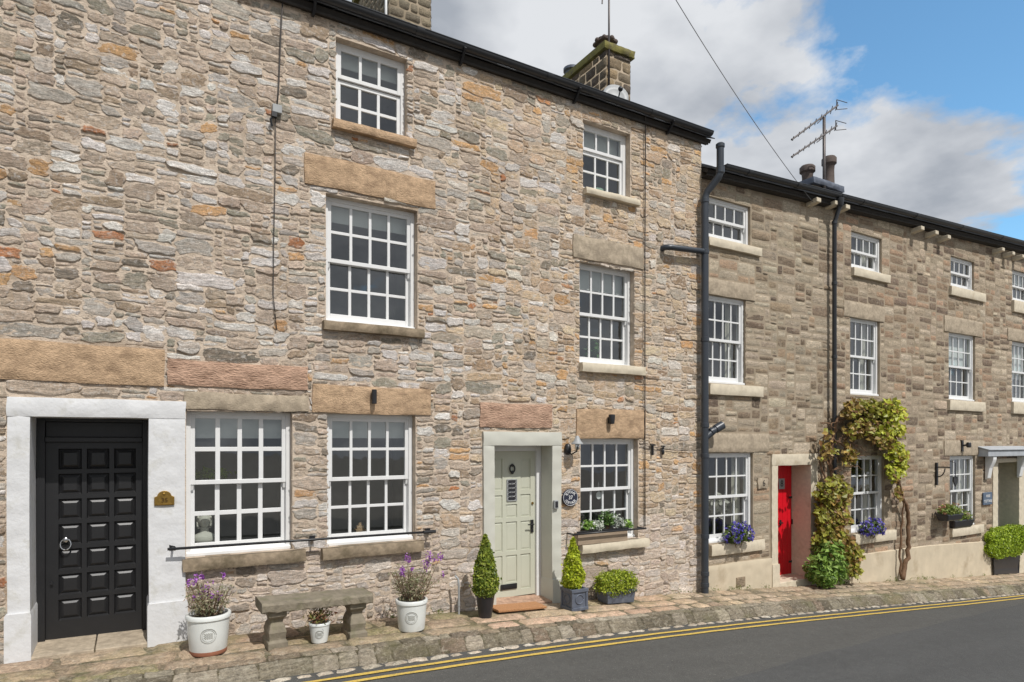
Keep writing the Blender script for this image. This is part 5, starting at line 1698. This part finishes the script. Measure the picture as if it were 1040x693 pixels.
t_, x, y, zt, rt = round_pot('plant_pot', 'tall white glazed pot right of the stone bench', 423, 641.5, 16, 13.5, 31, grp)
fl = [F(p, q, y + rp.uniform(-.08, .08)) + (s_,) for p, q, s_ in ((414, 568, 1.1), (437, 565, 1.2), (447, 565.5, .9), (433, 573, 1.2), (408.5, 581, 1.0), (409, 578, .7), (450, 584, .6), (418, 578, .5), (441, 569, .5))]
wallflower('bushy purple wallflower growing in the white pot right of the bench', x, y, zt - .04, rt * 1.25, .62, 46, fl, 'purple wallflowers in white pots')

# stone bench
bl, br = G(279.5, 657.5), G(364.5, 648.5)
yb = bl[1] + .12
xl_, xr_ = F(266, 620, yb - .2)[0], F(379, 608, yb - .2)[0]
zs0 = F(268, 623.5, yb - .18)[2]; zs1 = F(379, 612.5, yb - .18)[2]
t_ = thing('stone_bench', 'weathered stone bench with two carved scroll legs under the broad window', 'bench', ((xl_ + xr_) / 2, yb, bl[2]))
m = MB()
n = 34; th_ = .098
rgb_ = np.random.default_rng(8)
m = MB(); xs = np.linspace(xl_, xr_, n); prof = [(-.20, .012), (-.20, th_ - .02), (-.185, th_), (.185, th_), (.20, th_ - .02), (.20, .012), (.185, 0), (-.185, 0)]
V = []
for i_, xx in enumerate(xs):
    zz_ = zs0 + (zs1 - zs0) * (xx - xl_) / (xr_ - xl_)
    for (a_, b__) in prof: V.append((xx, yb + a_ + rgb_.normal(0, .004), zz_ + b__ + rgb_.normal(0, .0035)))
K = len(prof); f = [(i_ * K + k, i_ * K + (k + 1) % K, (i_ + 1) * K + (k + 1) % K, (i_ + 1) * K + k) for i_ in range(n - 1) for k in range(K)]
f += [tuple(range(K)), tuple(range(n * K - 1, (n - 1) * K - 1, -1))]
m.add(V, f); m.build('seat', M['bench'], t_, bevel=.004)
for (cx_, zb_) in ((bl[0] + .02, bl[2]), (br[0] + .0, br[2])):
    zz_ = zs0 + (zs1 - zs0) * (cx_ - xl_) / (xr_ - xl_)
    H_ = zz_ - zb_
    m = MB()
    pr = [(.14, -.02), (.14, .055), (.115, .07), (.118, .10), (.125, .15), (.105, .21), (.085, H_ * .66), (.09, H_ * .75), (.12, H_ - .06), (.128, H_ - .05), (.128, H_ + .003)]
    m.lathe(cx_, yb, zb_, [(a_ * 1.16, b__) for a_, b__ in pr], 4, rot=math.pi / 4, sx=.84, sy=1.5)
    m.build('leg', M['bench'], t_, bevel=.008)

# tall planter with a clipped cone
x, y, z = G(496, 628.3); k = mpp(x, y); rb = 6.6 * k; y += rb; k = mpp(x, y)
t_ = thing('planter', 'tall tapered glossy black planter left of the sage door', 'planter', (x, y, z), None)
m = MB(); H_ = 27 * k
m.lathe(x, y, z - .005, [(rb * .95, 0), (rb, .01), (10 * k, H_ * .95), (10.2 * k, H_), (9.2 * k, H_), (9 * k, H_ * .92)], 32); m.build('pot', M['glaze_black'], t_, smooth=True, angle=40)
m = MB(); m.lathe(x, y, z + H_ * .9, [(9.1 * k, 0), (.001, .02)], 16); m.build('soil', M['soil'], t_)
zt = z + H_
t_ = thing('conical_shrub', 'green clipped cone shrub growing in the tall black planter', 'shrub', (x, y, zt))
cone_tree(t_, 'foliage', x, y, zt - .05, zt + 56 * k, 13 * k, GRN, 5200, .045, .06)
m = MB(); m.tube([(x, y, zt - .05), (x, y, zt + 45 * k)], [.018, .004], 6); m.build('trunk', M['bark'], t_)

# square lead planter with a golden cypress
x0, y0, z0_ = G(581, 621.2); x1 = F(597.5, 617, y0)[0]
wq = x1 - x0; k = mpp(x0, y0)
t_ = thing('planter', 'square grey lead planter with framed panels right of the sage door', 'planter', (x0 + wq / 2, y0 + wq / 2, z0_))
H_ = 21.5 * k
m = MB(); m.box(x0 + .015, x0 + wq - .015, y0 + .015, y0 + wq - .015, z0_, z0_ + H_ - .02)
for (za, zb_) in ((z0_ - .01, z0_ + .035), (z0_ + H_ - .045, z0_ + H_)):
    m.box(x0 - .004, x0 + wq + .004, y0 - .004, y0 + .03, za, zb_); m.box(x0 - .004, x0 + wq + .004, y0 + wq - .03, y0 + wq + .004, za, zb_)
    m.box(x0 - .003, x0 + .03, y0 + .03, y0 + wq - .03, za, zb_); m.box(x0 + wq - .03, x0 + wq + .003, y0 + .03, y0 + wq - .03, za, zb_)
for xx in (x0, x0 + wq - .035):
    for yy_ in (y0, y0 + wq - .035): m.box(xx + .001, xx + .034, yy_ + .001, yy_ + .034, z0_ + .035, z0_ + H_ - .045)
m.build('box', M['lead'], t_, bevel=.006)
m = MB(); cx_, cz_ = x0 + wq / 2, z0_ + H_ / 2
m.tube([(cx_ + wq * .24 * math.cos(q), y0 + .014, cz_ + H_ * .22 * math.sin(q)) for q in np.linspace(0, 6.283, 25)], .009, 6)
m.tube([(x0 + .014, y0 + wq / 2 + wq * .24 * math.cos(q), cz_ + H_ * .22 * math.sin(q)) for q in np.linspace(0, 6.283, 25)], .009, 6)
m.build('relief_ring', M['lead'], t_, smooth=True)
m = MB(); m.box(x0 + .03, x0 + wq - .03, y0 + .03, y0 + wq - .03, z0_ + H_ - .05, z0_ + H_ - .018); m.build('soil', M['soil'], t_)
x, y, zt = x0 + wq / 2 - .02, y0 + wq / 2, z0_ + H_
t_ = thing('conical_shrub', 'bright golden cypress cone growing in the square lead planter', 'shrub', (x, y, zt))
cone_tree(t_, 'foliage', x, y, zt + .01, zt + 51 * k, 11 * k, LIME, 4200, .04, .13)
m = MB(); m.tube([(x, y, zt - .05), (x, y, zt + 40 * k)], [.018, .004], 6); m.build('trunk', M['bark'], t_)

# trough with a box hedge
x0, y0, z0_ = G(617, 614.6); x1 = F(646, 612, y0)[0]; k = mpp(x0, y0); wy = .26
t_ = thing('planter', 'low grey lead trough under the window box', 'planter', ((x0 + x1) / 2, y0 + wy / 2, z0_))
H_ = 12.6 * k; zq = float(g(x1)) - z0_
m = MB()
bt = .02
m.hexa([(x0 + bt, y0 + bt, z0_), (x1 - bt, y0 + bt, z0_ + zq), (x0 + bt, y0 + wy - bt, z0_), (x1 - bt, y0 + wy - bt, z0_ + zq), (x0, y0, z0_ + H_), (x1, y0, z0_ + H_ + zq * .4), (x0, y0 + wy, z0_ + H_), (x1, y0 + wy, z0_ + H_ + zq * .4)])
m.build('trough', M['lead'], t_, bevel=.012)
m = MB(); m.hexa([(x0 - .012, y0 - .012, z0_ + H_ - .03), (x1 + .012, y0 - .012, z0_ + H_ + zq * .4 - .03), (x0 - .012, y0 + wy + .012, z0_ + H_ - .03), (x1 + .012, y0 + wy + .012, z0_ + H_ + zq * .4 - .03), (x0 - .012, y0 - .012, z0_ + H_ + .004), (x1 + .012, y0 - .012, z0_ + H_ + zq * .4 + .004), (x0 - .012, y0 + wy + .012, z0_ + H_ + .004), (x1 + .012, y0 + wy + .012, z0_ + H_ + zq * .4 + .004)])
m.build('rim', M['lead'], t_, bevel=.006)
t_ = thing('box_shrub', 'low clipped box hedge growing in the grey trough', 'shrub', ((x0 + x1) / 2, y0 + wy / 2, z0_ + H_))
hedge(t_, x0 - .04, x1 + .03, y0 - .05, y0 + wy + .04, z0_ + H_ - .06, z0_ + H_ + 17 * k, BOXH, 4200, .036)

# far black planter with a box ball, and its fellow
for px0, px1, pyb, hp, lp, lab, lab2 in ((1009.5, 1036.5, 584.3, 20, (1004, 1042, 26), 'big square black planter in front of the canopied door', 'dome of clipped box growing in the big black planter by the canopied door'),
                                (1041, 1060, 577, 20, (1037, 1065, 22), 'black planter at the far side of the canopied door', 'second dome of clipped box at the far side of the canopied door')):
    x0, y0, z0_ = G(px0, pyb); x1 = F(px1, pyb, y0)[0]; k = mpp((x0 + x1) / 2, y0); wy = min(.62, -y0 - .04)
    t_ = thing('planter', lab, 'planter', ((x0 + x1) / 2, y0 + wy / 2, z0_))
    H_ = hp * k; zq = float(g(x1)) - z0_
    m = MB(); m.hexa([(x0 + .05, y0 + .03, z0_), (x1 - .05, y0 + .03, z0_ + zq), (x0 + .05, y0 + wy - .03, z0_), (x1 - .05, y0 + wy - .03, z0_ + zq), (x0, y0, z0_ + H_), (x1, y0, z0_ + H_), (x0, y0 + wy, z0_ + H_), (x1, y0 + wy, z0_ + H_)])
    m.build('box', M['glaze_black'], t_, bevel=.015)
    m = MB(); m.box(x0 - .02, x1 + .02, y0 - .02, y0 + wy + .02, z0_ + H_ - .05, z0_ + H_ + .004); m.build('rim', M['glaze_black'], t_, bevel=.01)
    t_ = thing('box_shrub', lab2, 'shrub', ((x0 + x1) / 2, y0 + wy / 2, z0_ + H_))
    hedge(t_, F(lp[0], 550, y0)[0], F(lp[1], 550, y0)[0], y0 - .12, y0 + wy + .1, z0_ + H_ - .08, z0_ + H_ + lp[2] * k, [(150, 172, 44, .5), (176, 194, 66, .3), (112, 136, 36, .2)], 9000, .05)

# doormat
c1, c2, c3, c4 = G(505.5, 613.5), G(541, 607.5), G(551, 616.6), G(506.5, 623)
xa, xb = c4[0], c3[0]; ya_, yb_ = c4[1], min(-.06, c1[1])
m = MB(); nn = 14
for i_ in range(nn):
    pass
hx_ = lambda x_: float(g(x_)) + .004
m.hexa([(xa, ya_, hx_(xa)), (xb, ya_ - .0, hx_(xb)), (xa, -.06, hx_(xa)), (xb, -.06, hx_(xb)), (xa, ya_, hx_(xa) + .03), (xb, ya_, hx_(xb) + .03), (xa, -.06, hx_(xa) + .035), (xb, -.06, hx_(xb) + .035)])
free(m, 'doormat', M['coir'], 'tan coir doormat in front of the sage door', 'doormat', bevel=.006)

# window box
x0, x1 = F(589.5, 547, -.16)[0], F(640, 547, -.16)[0]; zb_ = s7[3] + .003; zt = F(589.5, 541.5, -.16)[2] - .01
t_ = thing('window_box', 'long weathered wooden window box on the painted sill', 'window box', ((x0 + x1) / 2, -.03, zb_))
m = MB(); m.box(x0, x1, -.105, -.085, zb_, zt); m.box(x0, x1, .06, .08, zb_, zt); m.box(x0, x0 + .018, -.085, .06, zb_, zt); m.box(x1 - .018, x1, -.085, .06, zb_, zt); m.box(x0 + .01, x1 - .01, -.085, .06, zb_, zb_ + .02)
m.build('box', M['wood_grey'], t_, bevel=.003)
m = MB(); m.box(x0 - .012, x1 + .012, -.118, -.083, zt, zt + .022); m.build('rim', M['black'], t_, bevel=.003)
m = MB(); m.box(x0 + .02, x1 - .02, -.083, .058, zt - .05, zt - .02); m.build('soil', M['soil'], t_)
def clump(name, label, cx_, cy_, cz_, sx, sy, sz, pal, n, size, fpal=None, nf=0, fs=.03, aspect=.5, group=None, stems=8):
    t2 = thing(name, label, 'plant', (cx_, cy_, cz_ - sz), group)
    m = MB()
    d = unit(n, rp) * (rp.random((n, 1)) ** .45)
    d[:, 2] = np.where(d[:, 2] < -.3, d[:, 2] * .6, d[:, 2])
    leaves(m, d * np.array((sx, sy, sz)) * (1 + .2 * np.sin(d[:, :1] * 7 + d[:, 2:3] * 5)) + np.array((cx_, cy_, cz_)), size * rp.uniform(.6, 1.3, n), leafcols(pal, n, rp), rp, d + np.array((0, -.4, .5)), .9, aspect)
    m.build('foliage', M['leaf'], t2)
    if nf:
        d = unit(nf * 3, rp); d = d[d[:, 2] > -.5][:nf]; c_ = d * np.array((sx, sy, sz)) * rp.uniform(.85, 1.1, (len(d), 1)) + np.array((cx_, cy_, cz_))
        for ci, di in zip(c_, d):
            m = MB(); P = ci + rp.normal(0, fs * .35, (6, 3))
            leaves(m, P, fs * rp.uniform(.8, 1.2, 6), leafcols(fpal, 6, rp, .12), rp, np.repeat(di[None], 6, 0), .6, .95)
            m.build('flower_head', M['leaf'], t2)
    m = MB()
    for k_ in range(stems):
        q = rp.random() * 6.28
        m.tube([(cx_ + .2 * sx * math.cos(q), cy_, cz_ - sz), (cx_ + .6 * sx * math.cos(q), cy_ + .5 * sy * math.sin(q), cz_ + .4 * sz)], .004, 4)
    m.build('stem', M['bark'], t2)
    return t2
WH = [(226, 228, 218, .6), (206, 214, 196, .4)]
gq = 'plants in the wooden window box'
LG_ = [(120, 156, 66, .4), (150, 182, 92, .35), (92, 126, 52, .25)]
for px, py, sx, sz, pal, nf, lab in ((598, 534, .13, .08, LG_, 10, 'bright green bedding plant at the left end of the window box'), (606, 534, .09, .09, [(150, 160, 140, .5), (190, 196, 182, .5)], 14, 'white flowering plant second from the left in the window box'),
                                (616, 528, .14, .15, [(74, 104, 50, .5), (104, 134, 66, .5)], 3, 'dark green tallest plant in the middle of the window box'), (627, 531, .11, .11, [(150, 158, 146, .6), (186, 190, 180, .4)], 14, 'silvery white plant right of the tallest one in the window box'),
                                (636, 534, .09, .08, LG_, 3, 'small bright green plant at the right end of the window box')):
    x, _, z = F(px, py, -.02)
    clump('bedding_plant', lab, x, -.03, max(z, zt + sz * .6), sx, .10, sz, pal, 260, .05, WH, nf, .03, group=gq)

PUR = [(100, 92, 186, .45), (134, 122, 204, .35), (74, 64, 150, .2)]
PGR = [(92, 112, 52, .5), (120, 138, 74, .3), (70, 88, 46, .2)]
gq = 'purple flower bowls on cottage sills'
for px, py, sx, sz, s_, par, lab in ((749, 545, .29, .21, silA[2], cot, 'purple flowers spilling over the sill beside the red door'), (885, 538, .31, .20, silB[1], far, 'purple flowers on the sill below the climbing vine')):
    x, _, z = F(px, py, -.08)
    t_ = thing('flower_bowl', 'low dark bowl of purple flowers on the sill ' + ('beside the red door' if par is cot else 'under the climbing vine'), 'flower bowl', (x, -.03, s_[3]))
    m = MB(); m.lathe(x, -.03, s_[3] + .002, [(.10, 0), (.14, .08), (.145, .12), (.13, .12), (.12, .1)], 18, sx=1.5, sy=.7); m.build('bowl', M['glaze_black'], t_, smooth=True, angle=40)
    clump('flowering_plant', lab, x, -.10, z + .02, sx, .17, sz, PGR, 900, .055, PUR, 76, .042, group=gq)
for px0, px1, ya_, yb_, lab, pl, fp in ((963, 980, 523, 530.5, 'upper dark basket with orange flowers at the far window', 'orange and green plant in the upper basket at the far window', [(186, 130, 104, .5), (196, 160, 140, .5)]), (970, 991, 529, 536.3, 'lower dark trough with leafy plants on the far sill', 'leafy green plant in the lower trough on the far sill', [(210, 190, 170, 1)])):
    yq = -.32 if px0 == 963 else -.10
    x0, x1 = F(px0, 527, yq)[0], F(px1, 527, yq)[0]; z1_, z0_ = F(px0, ya_, yq)[2], F(px0, yb_, yq)[2]
    if px0 != 963: z0_ = silC[2][3] + .002
    t_ = thing('flower_basket', lab, 'flower basket', ((x0 + x1) / 2, yq + .12, z0_))
    m = MB(); cx_, cy_ = (x0 + x1) / 2, yq + .14; hh = z1_ - z0_
    w2 = (x1 - x0) / 2
    m.hexa([(x0 + .06, yq + .04, z0_), (x1 - .06, yq + .04, z0_), (x0 + .06, yq + .24, z0_), (x1 - .06, yq + .24, z0_), (x0, yq, z1_), (x1, yq, z1_), (x0, yq + .28, z1_), (x1, yq + .28, z1_)])
    m.build('basket', M['glaze_black'], t_, bevel=.03)
    if px0 == 963:
        m = MB(); m.tube([(cx_ - .2, yq + .14, z1_), (cx_ - .2, .04, z1_ - .02)], .02, 6); m.tube([(cx_ + .2, yq + .14, z1_), (cx_ + .2, .04, z1_ - .02)], .02, 6); m.build('hook', M['black'], t_)
    clump('bedding_plant', pl, cx_, cy_, z1_ + .05, w2 * 1.0, .17, .16, [(110, 130, 60, .5), (140, 150, 80, .5)], 500, .075, fp, 14 if px0 == 963 else 8, .05, group='plants at the far window')

# climbing vine
t_ = thing('climbing_vine', 'tall climbing vine with bronze and lime leaves round the ground floor window', 'climber', (FX(917), -.2, gz(FX(917))))
m = MB()
def path(pts, y, r0, r1):
    V = [F(px, py, y + rp.uniform(-.03, .03)) for px, py in pts]
    out = []
    for i_ in range(len(V) - 1):
        for s_ in np.linspace(0, 1, 4, endpoint=False):
            out.append(tuple(np.array(V[i_]) * (1 - s_) + np.array(V[i_ + 1]) * s_ + rp.normal(0, .012, 3)))
    out.append(V[-1])
    m.tube(out, list(np.linspace(r0, r1, len(out))), 8)
b0 = G(918, 587)
path([(916, 588), (919, 577), (923, 563), (922, 550), (923, 530), (921, 512), (914, 505), (911, 490), (913, 465), (908, 440), (895, 425), (870, 422), (850, 428)], -.12, .05, .02)
path([(915, 586), (914, 560), (916, 530), (918, 508), (912, 480), (905, 450)], -.10, .025, .012)
path([(846, 590), (847, 560), (844, 530), (846, 500), (843, 470), (846, 440), (852, 425), (880, 412)], -.16, .05, .02)
path([(850, 590), (838, 540), (840, 500), (835, 470), (838, 440)], -.14, .03, .012)
path([(830, 516), (842, 508), (852, 500), (858, 498)], -.20, .022, .010)
path([(836, 470), (845, 445), (862, 455), (868, 440), (890, 430)], -.18, .02, .008)
for k in range(26):
    px, py = rp.uniform(832, 868), rp.uniform(428, 480); a_ = rp.uniform(-1.2, 1.2)
    path([(px, py), (px + 8 * math.cos(a_), py + 8 * math.sin(a_)), (px + 14 * math.cos(a_ + .3), py + 15 * math.sin(a_ + .3))], -.2, .010, .004)
m.build('stem', M['bark'], t_, smooth=True)
BRZ = [(140, 118, 64, .35), (160, 134, 72, .25), (124, 90, 58, .15), (150, 150, 62, .25)]
OLV = [(136, 136, 52, .4), (158, 156, 64, .28), (114, 102, 48, .18), (144, 112, 62, .14)]
YGR = [(168, 174, 56, .40), (190, 188, 76, .26), (142, 148, 50, .2), (150, 118, 62, .14)]
m = MB()
def blob(px, py, rx, ry, n, pal, y0=-.22, dy=.14, size=.105):
    n = int(n * 1.45)
    d = unit(n, rp)[:, :2] * (rp.random((n, 1)) ** .5)
    ang = np.arctan2(d[:, 1], d[:, 0]); w_ = 1 + .25 * np.sin(3 * ang + px) + .15 * np.sin(7 * ang + py)
    P = np.array([F(px + rx * a_ * q, py + ry * b__ * q, y0 + rp.normal(0, dy * .6)) for a_, b__, q in zip(d[:, 0], d[:, 1], w_)])
    leaves(m, P, size * rp.uniform(.6, 1.35, n), leafcols(pal, n, rp, .2), rp, np.array((-.2, -1.0, .8)) * np.ones((n, 3)), .75, .8, .3)
for a_ in ((905, 418, 16, 11, 420, YGR), (888, 415, 16, 10, 380, OLV), (868, 416, 13, 9, 240, BRZ), (880, 432, 20, 9, 300, BRZ), (905, 436, 14, 12, 300, YGR), (896, 448, 14, 8, 170, BRZ), (911, 460, 11, 10, 240, YGR), (908, 480, 9, 10, 150, YGR), (915, 470, 8, 12, 130, YGR), (913, 502, 5, 8, 40, BRZ),
           (870, 440, 14, 7, 130, BRZ), (862, 462, 8, 12, 90, BRZ), (848, 494, 16, 9, 380, OLV), (840, 505, 12, 9, 240, OLV), (852, 508, 13, 10, 260, BRZ), (838, 525, 12, 12, 330, OLV), (850, 528, 14, 12, 330, BRZ), (842, 543, 16, 11, 380, OLV), (855, 550, 14, 11, 300, BRZ), (858, 565, 12, 9, 260, OLV), (868, 562, 10, 10, 220, OLV), (848, 560, 14, 10, 260, BRZ), (866, 578, 9, 9, 150, OLV), (842, 455, 10, 18, 60, BRZ)):
    blob(*a_)
m.build('foliage', M['leaf'], t_)
x, y, z = G(840, 598)
y = -.32; x = F(840, 590, y)[0]; z = gz(x)
clump('leafy_shrub', 'fresh green bushy shrub at the foot of the vine right of the red door', x, y, F(840, 577, y)[2], .42, .28, .52, [(122, 152, 66, .4), (154, 180, 96, .35), (92, 120, 52, .25)], 1700, .13, aspect=.42, stems=14)
# small weeds along the foot of the wall
m = MB(); n = 0
for k in range(46):
    x = rp.uniform(1.0, 18); 
    if any(a_ - .1 < x < b__ + .1 for a_, b__ in ((BDo[0], BDo[1]), (GDo[0], GDo[1]), (RDo[0], RDo[1]), (FDo[0], FDo[1]))): continue
    nn = int(rp.integers(8, 26)); s_ = rp.uniform(.03, .07)
    P = np.stack((x + rp.normal(0, s_, nn), -.05 + rp.uniform(-.05, .0, nn), gz(x) + np.abs(rp.normal(0, .035, nn))), 1)
    leaves(m, P, .035 * rp.uniform(.6, 1.3, nn), leafcols([(104, 118, 58, .5), (128, 132, 70, .5)], nn, rp), rp, None, aspect=.35)
o = m.build('weeds', M['leaf']); tag(o, kind='stuff')

# things seen inside the windows
x, _, z = F(208, 552, .30); z = W1[2] + .07
t_ = thing('bust', 'small white plaster bust behind the lower left pane of the first window', 'bust', (x, .34, z))
m = MB()
m.lathe(x, .34, z - .05, [(.08, 0), (.085, .05), (.05, .07), (.10, .075), (.125, .12), (.10, .17), (.045, .20), (.042, .235), (.06, .25)], 20, sy=.65)
m.ball((x, .33, z + .275), .075, 16, 12, .85, .95, 1.1)
for k in range(70):
    q = rp.uniform(0, 2 * math.pi); el_ = rp.uniform(.05, 1.4)
    px_h, py_h, pz_h = .066 * math.cos(q) * math.cos(el_), .066 * math.sin(q) * math.cos(el_), .078 * math.sin(el_)
    if py_h < -.03 and pz_h < .05: continue
    m.ball((x + px_h, .335 + py_h, z + .285 + pz_h), .016, 7, 5)
for sgn in (-1, 1):
    for k in range(6): m.ball((x + sgn * rp.uniform(.055, .068), .345 + rp.uniform(-.01, .02), z + .20 + k * .017), .017, 7, 5)
    m.ball((x + sgn * .026, .268, z + .292), .008, 8, 6)
m.ball((x, .268, z + .238), .014, 8, 6, 1.2, .6, .5)
m.ball((x, .265, z + .27), .014, 8, 6, .7, 1, 1.3)
m.build('figure', M['bust'], t_, smooth=True)
x, _, z = F(214, 480, .7)
clump('house_plant', 'green plant seen inside behind the upper left panes of the first window', x, .7, z - .02, .24, .1, .06, [(150, 180, 40, .6), (120, 150, 40, .4)], 160, .09)
x, _, z = F(366, 536, .32); z = W2[2] + .07
m = MB(); m.box(x - .06, x + .06, .3, .38, z - .02, z + .07); m.box(x - .045, x + .045, .31, .37, z + .07, z + .11); m.lathe(x, .34, z + .11, [(.02, 0), (.02, .04)], 10)
free(m, 'candle_box', M['sandstone'], 'small tan box on the ledge inside the second ground floor window', 'box', bevel=.004)
x, _, z = F(604, 352, .35)
clump('house_plant', 'dark green plant inside the upper window with pale lower sill', x, .4, W6[2] + .25, .13, .1, .2, [(70, 110, 60, .6), (100, 140, 80, .4)], 160, .09)
x, _, z = F(604, 188, .3)
m = MB(); m.lathe(x, .3, W5[2] + .06, [(.05, 0), (.11, .03), (.14, .10), (.12, .10)], 16)
free(m, 'bowl', pmat('celadon_glaze', S(176, 206, 184), .35, .05, 9, 0), 'pale green bowl inside the top floor window', 'bowl', smooth=True, angle=40)
x, _, z = F(606.5, 503, .24)
m = MB(); m.prism_y([(x + .05 * math.cos(q), z + .06 * math.sin(q)) for q in np.linspace(0, 6.283, 17)[:-1]], .2, .206); m.tube([(x, .203, z + .05), (x, .203, z + .2)], .002, 4)
free(m, 'paper_ornament', M['text_white'], 'round pale ornament hanging inside the window above the window box', 'ornament')
x, _, z = F(736, 515, .35)
clump('house_plant', 'white flowering plant inside the window beside the red door', x, .42, z - .05, .26, .1, .2, [(150, 160, 130, .6), (110, 120, 90, .4)], 110, .10, [(226, 222, 210, 1)], 36, .09)
x, _, z = F(970.5, 489, -.02)
m = MB(); m.prism_y([(x, z - .12), (x + .10, z + .02), (x + .08, z + .10), (x + .03, z + .11), (x, z + .06), (x - .03, z + .11), (x - .08, z + .10), (x - .10, z + .02)], -.03, -.0); m.tube([(x, -.015, z + .06), (x, -.015, z + .42), (x, .1, z + .46)], .008, 5)
free(m, 'hanging_heart', M['black'], 'small black heart hanging in front of the far ground floor window', 'ornament')
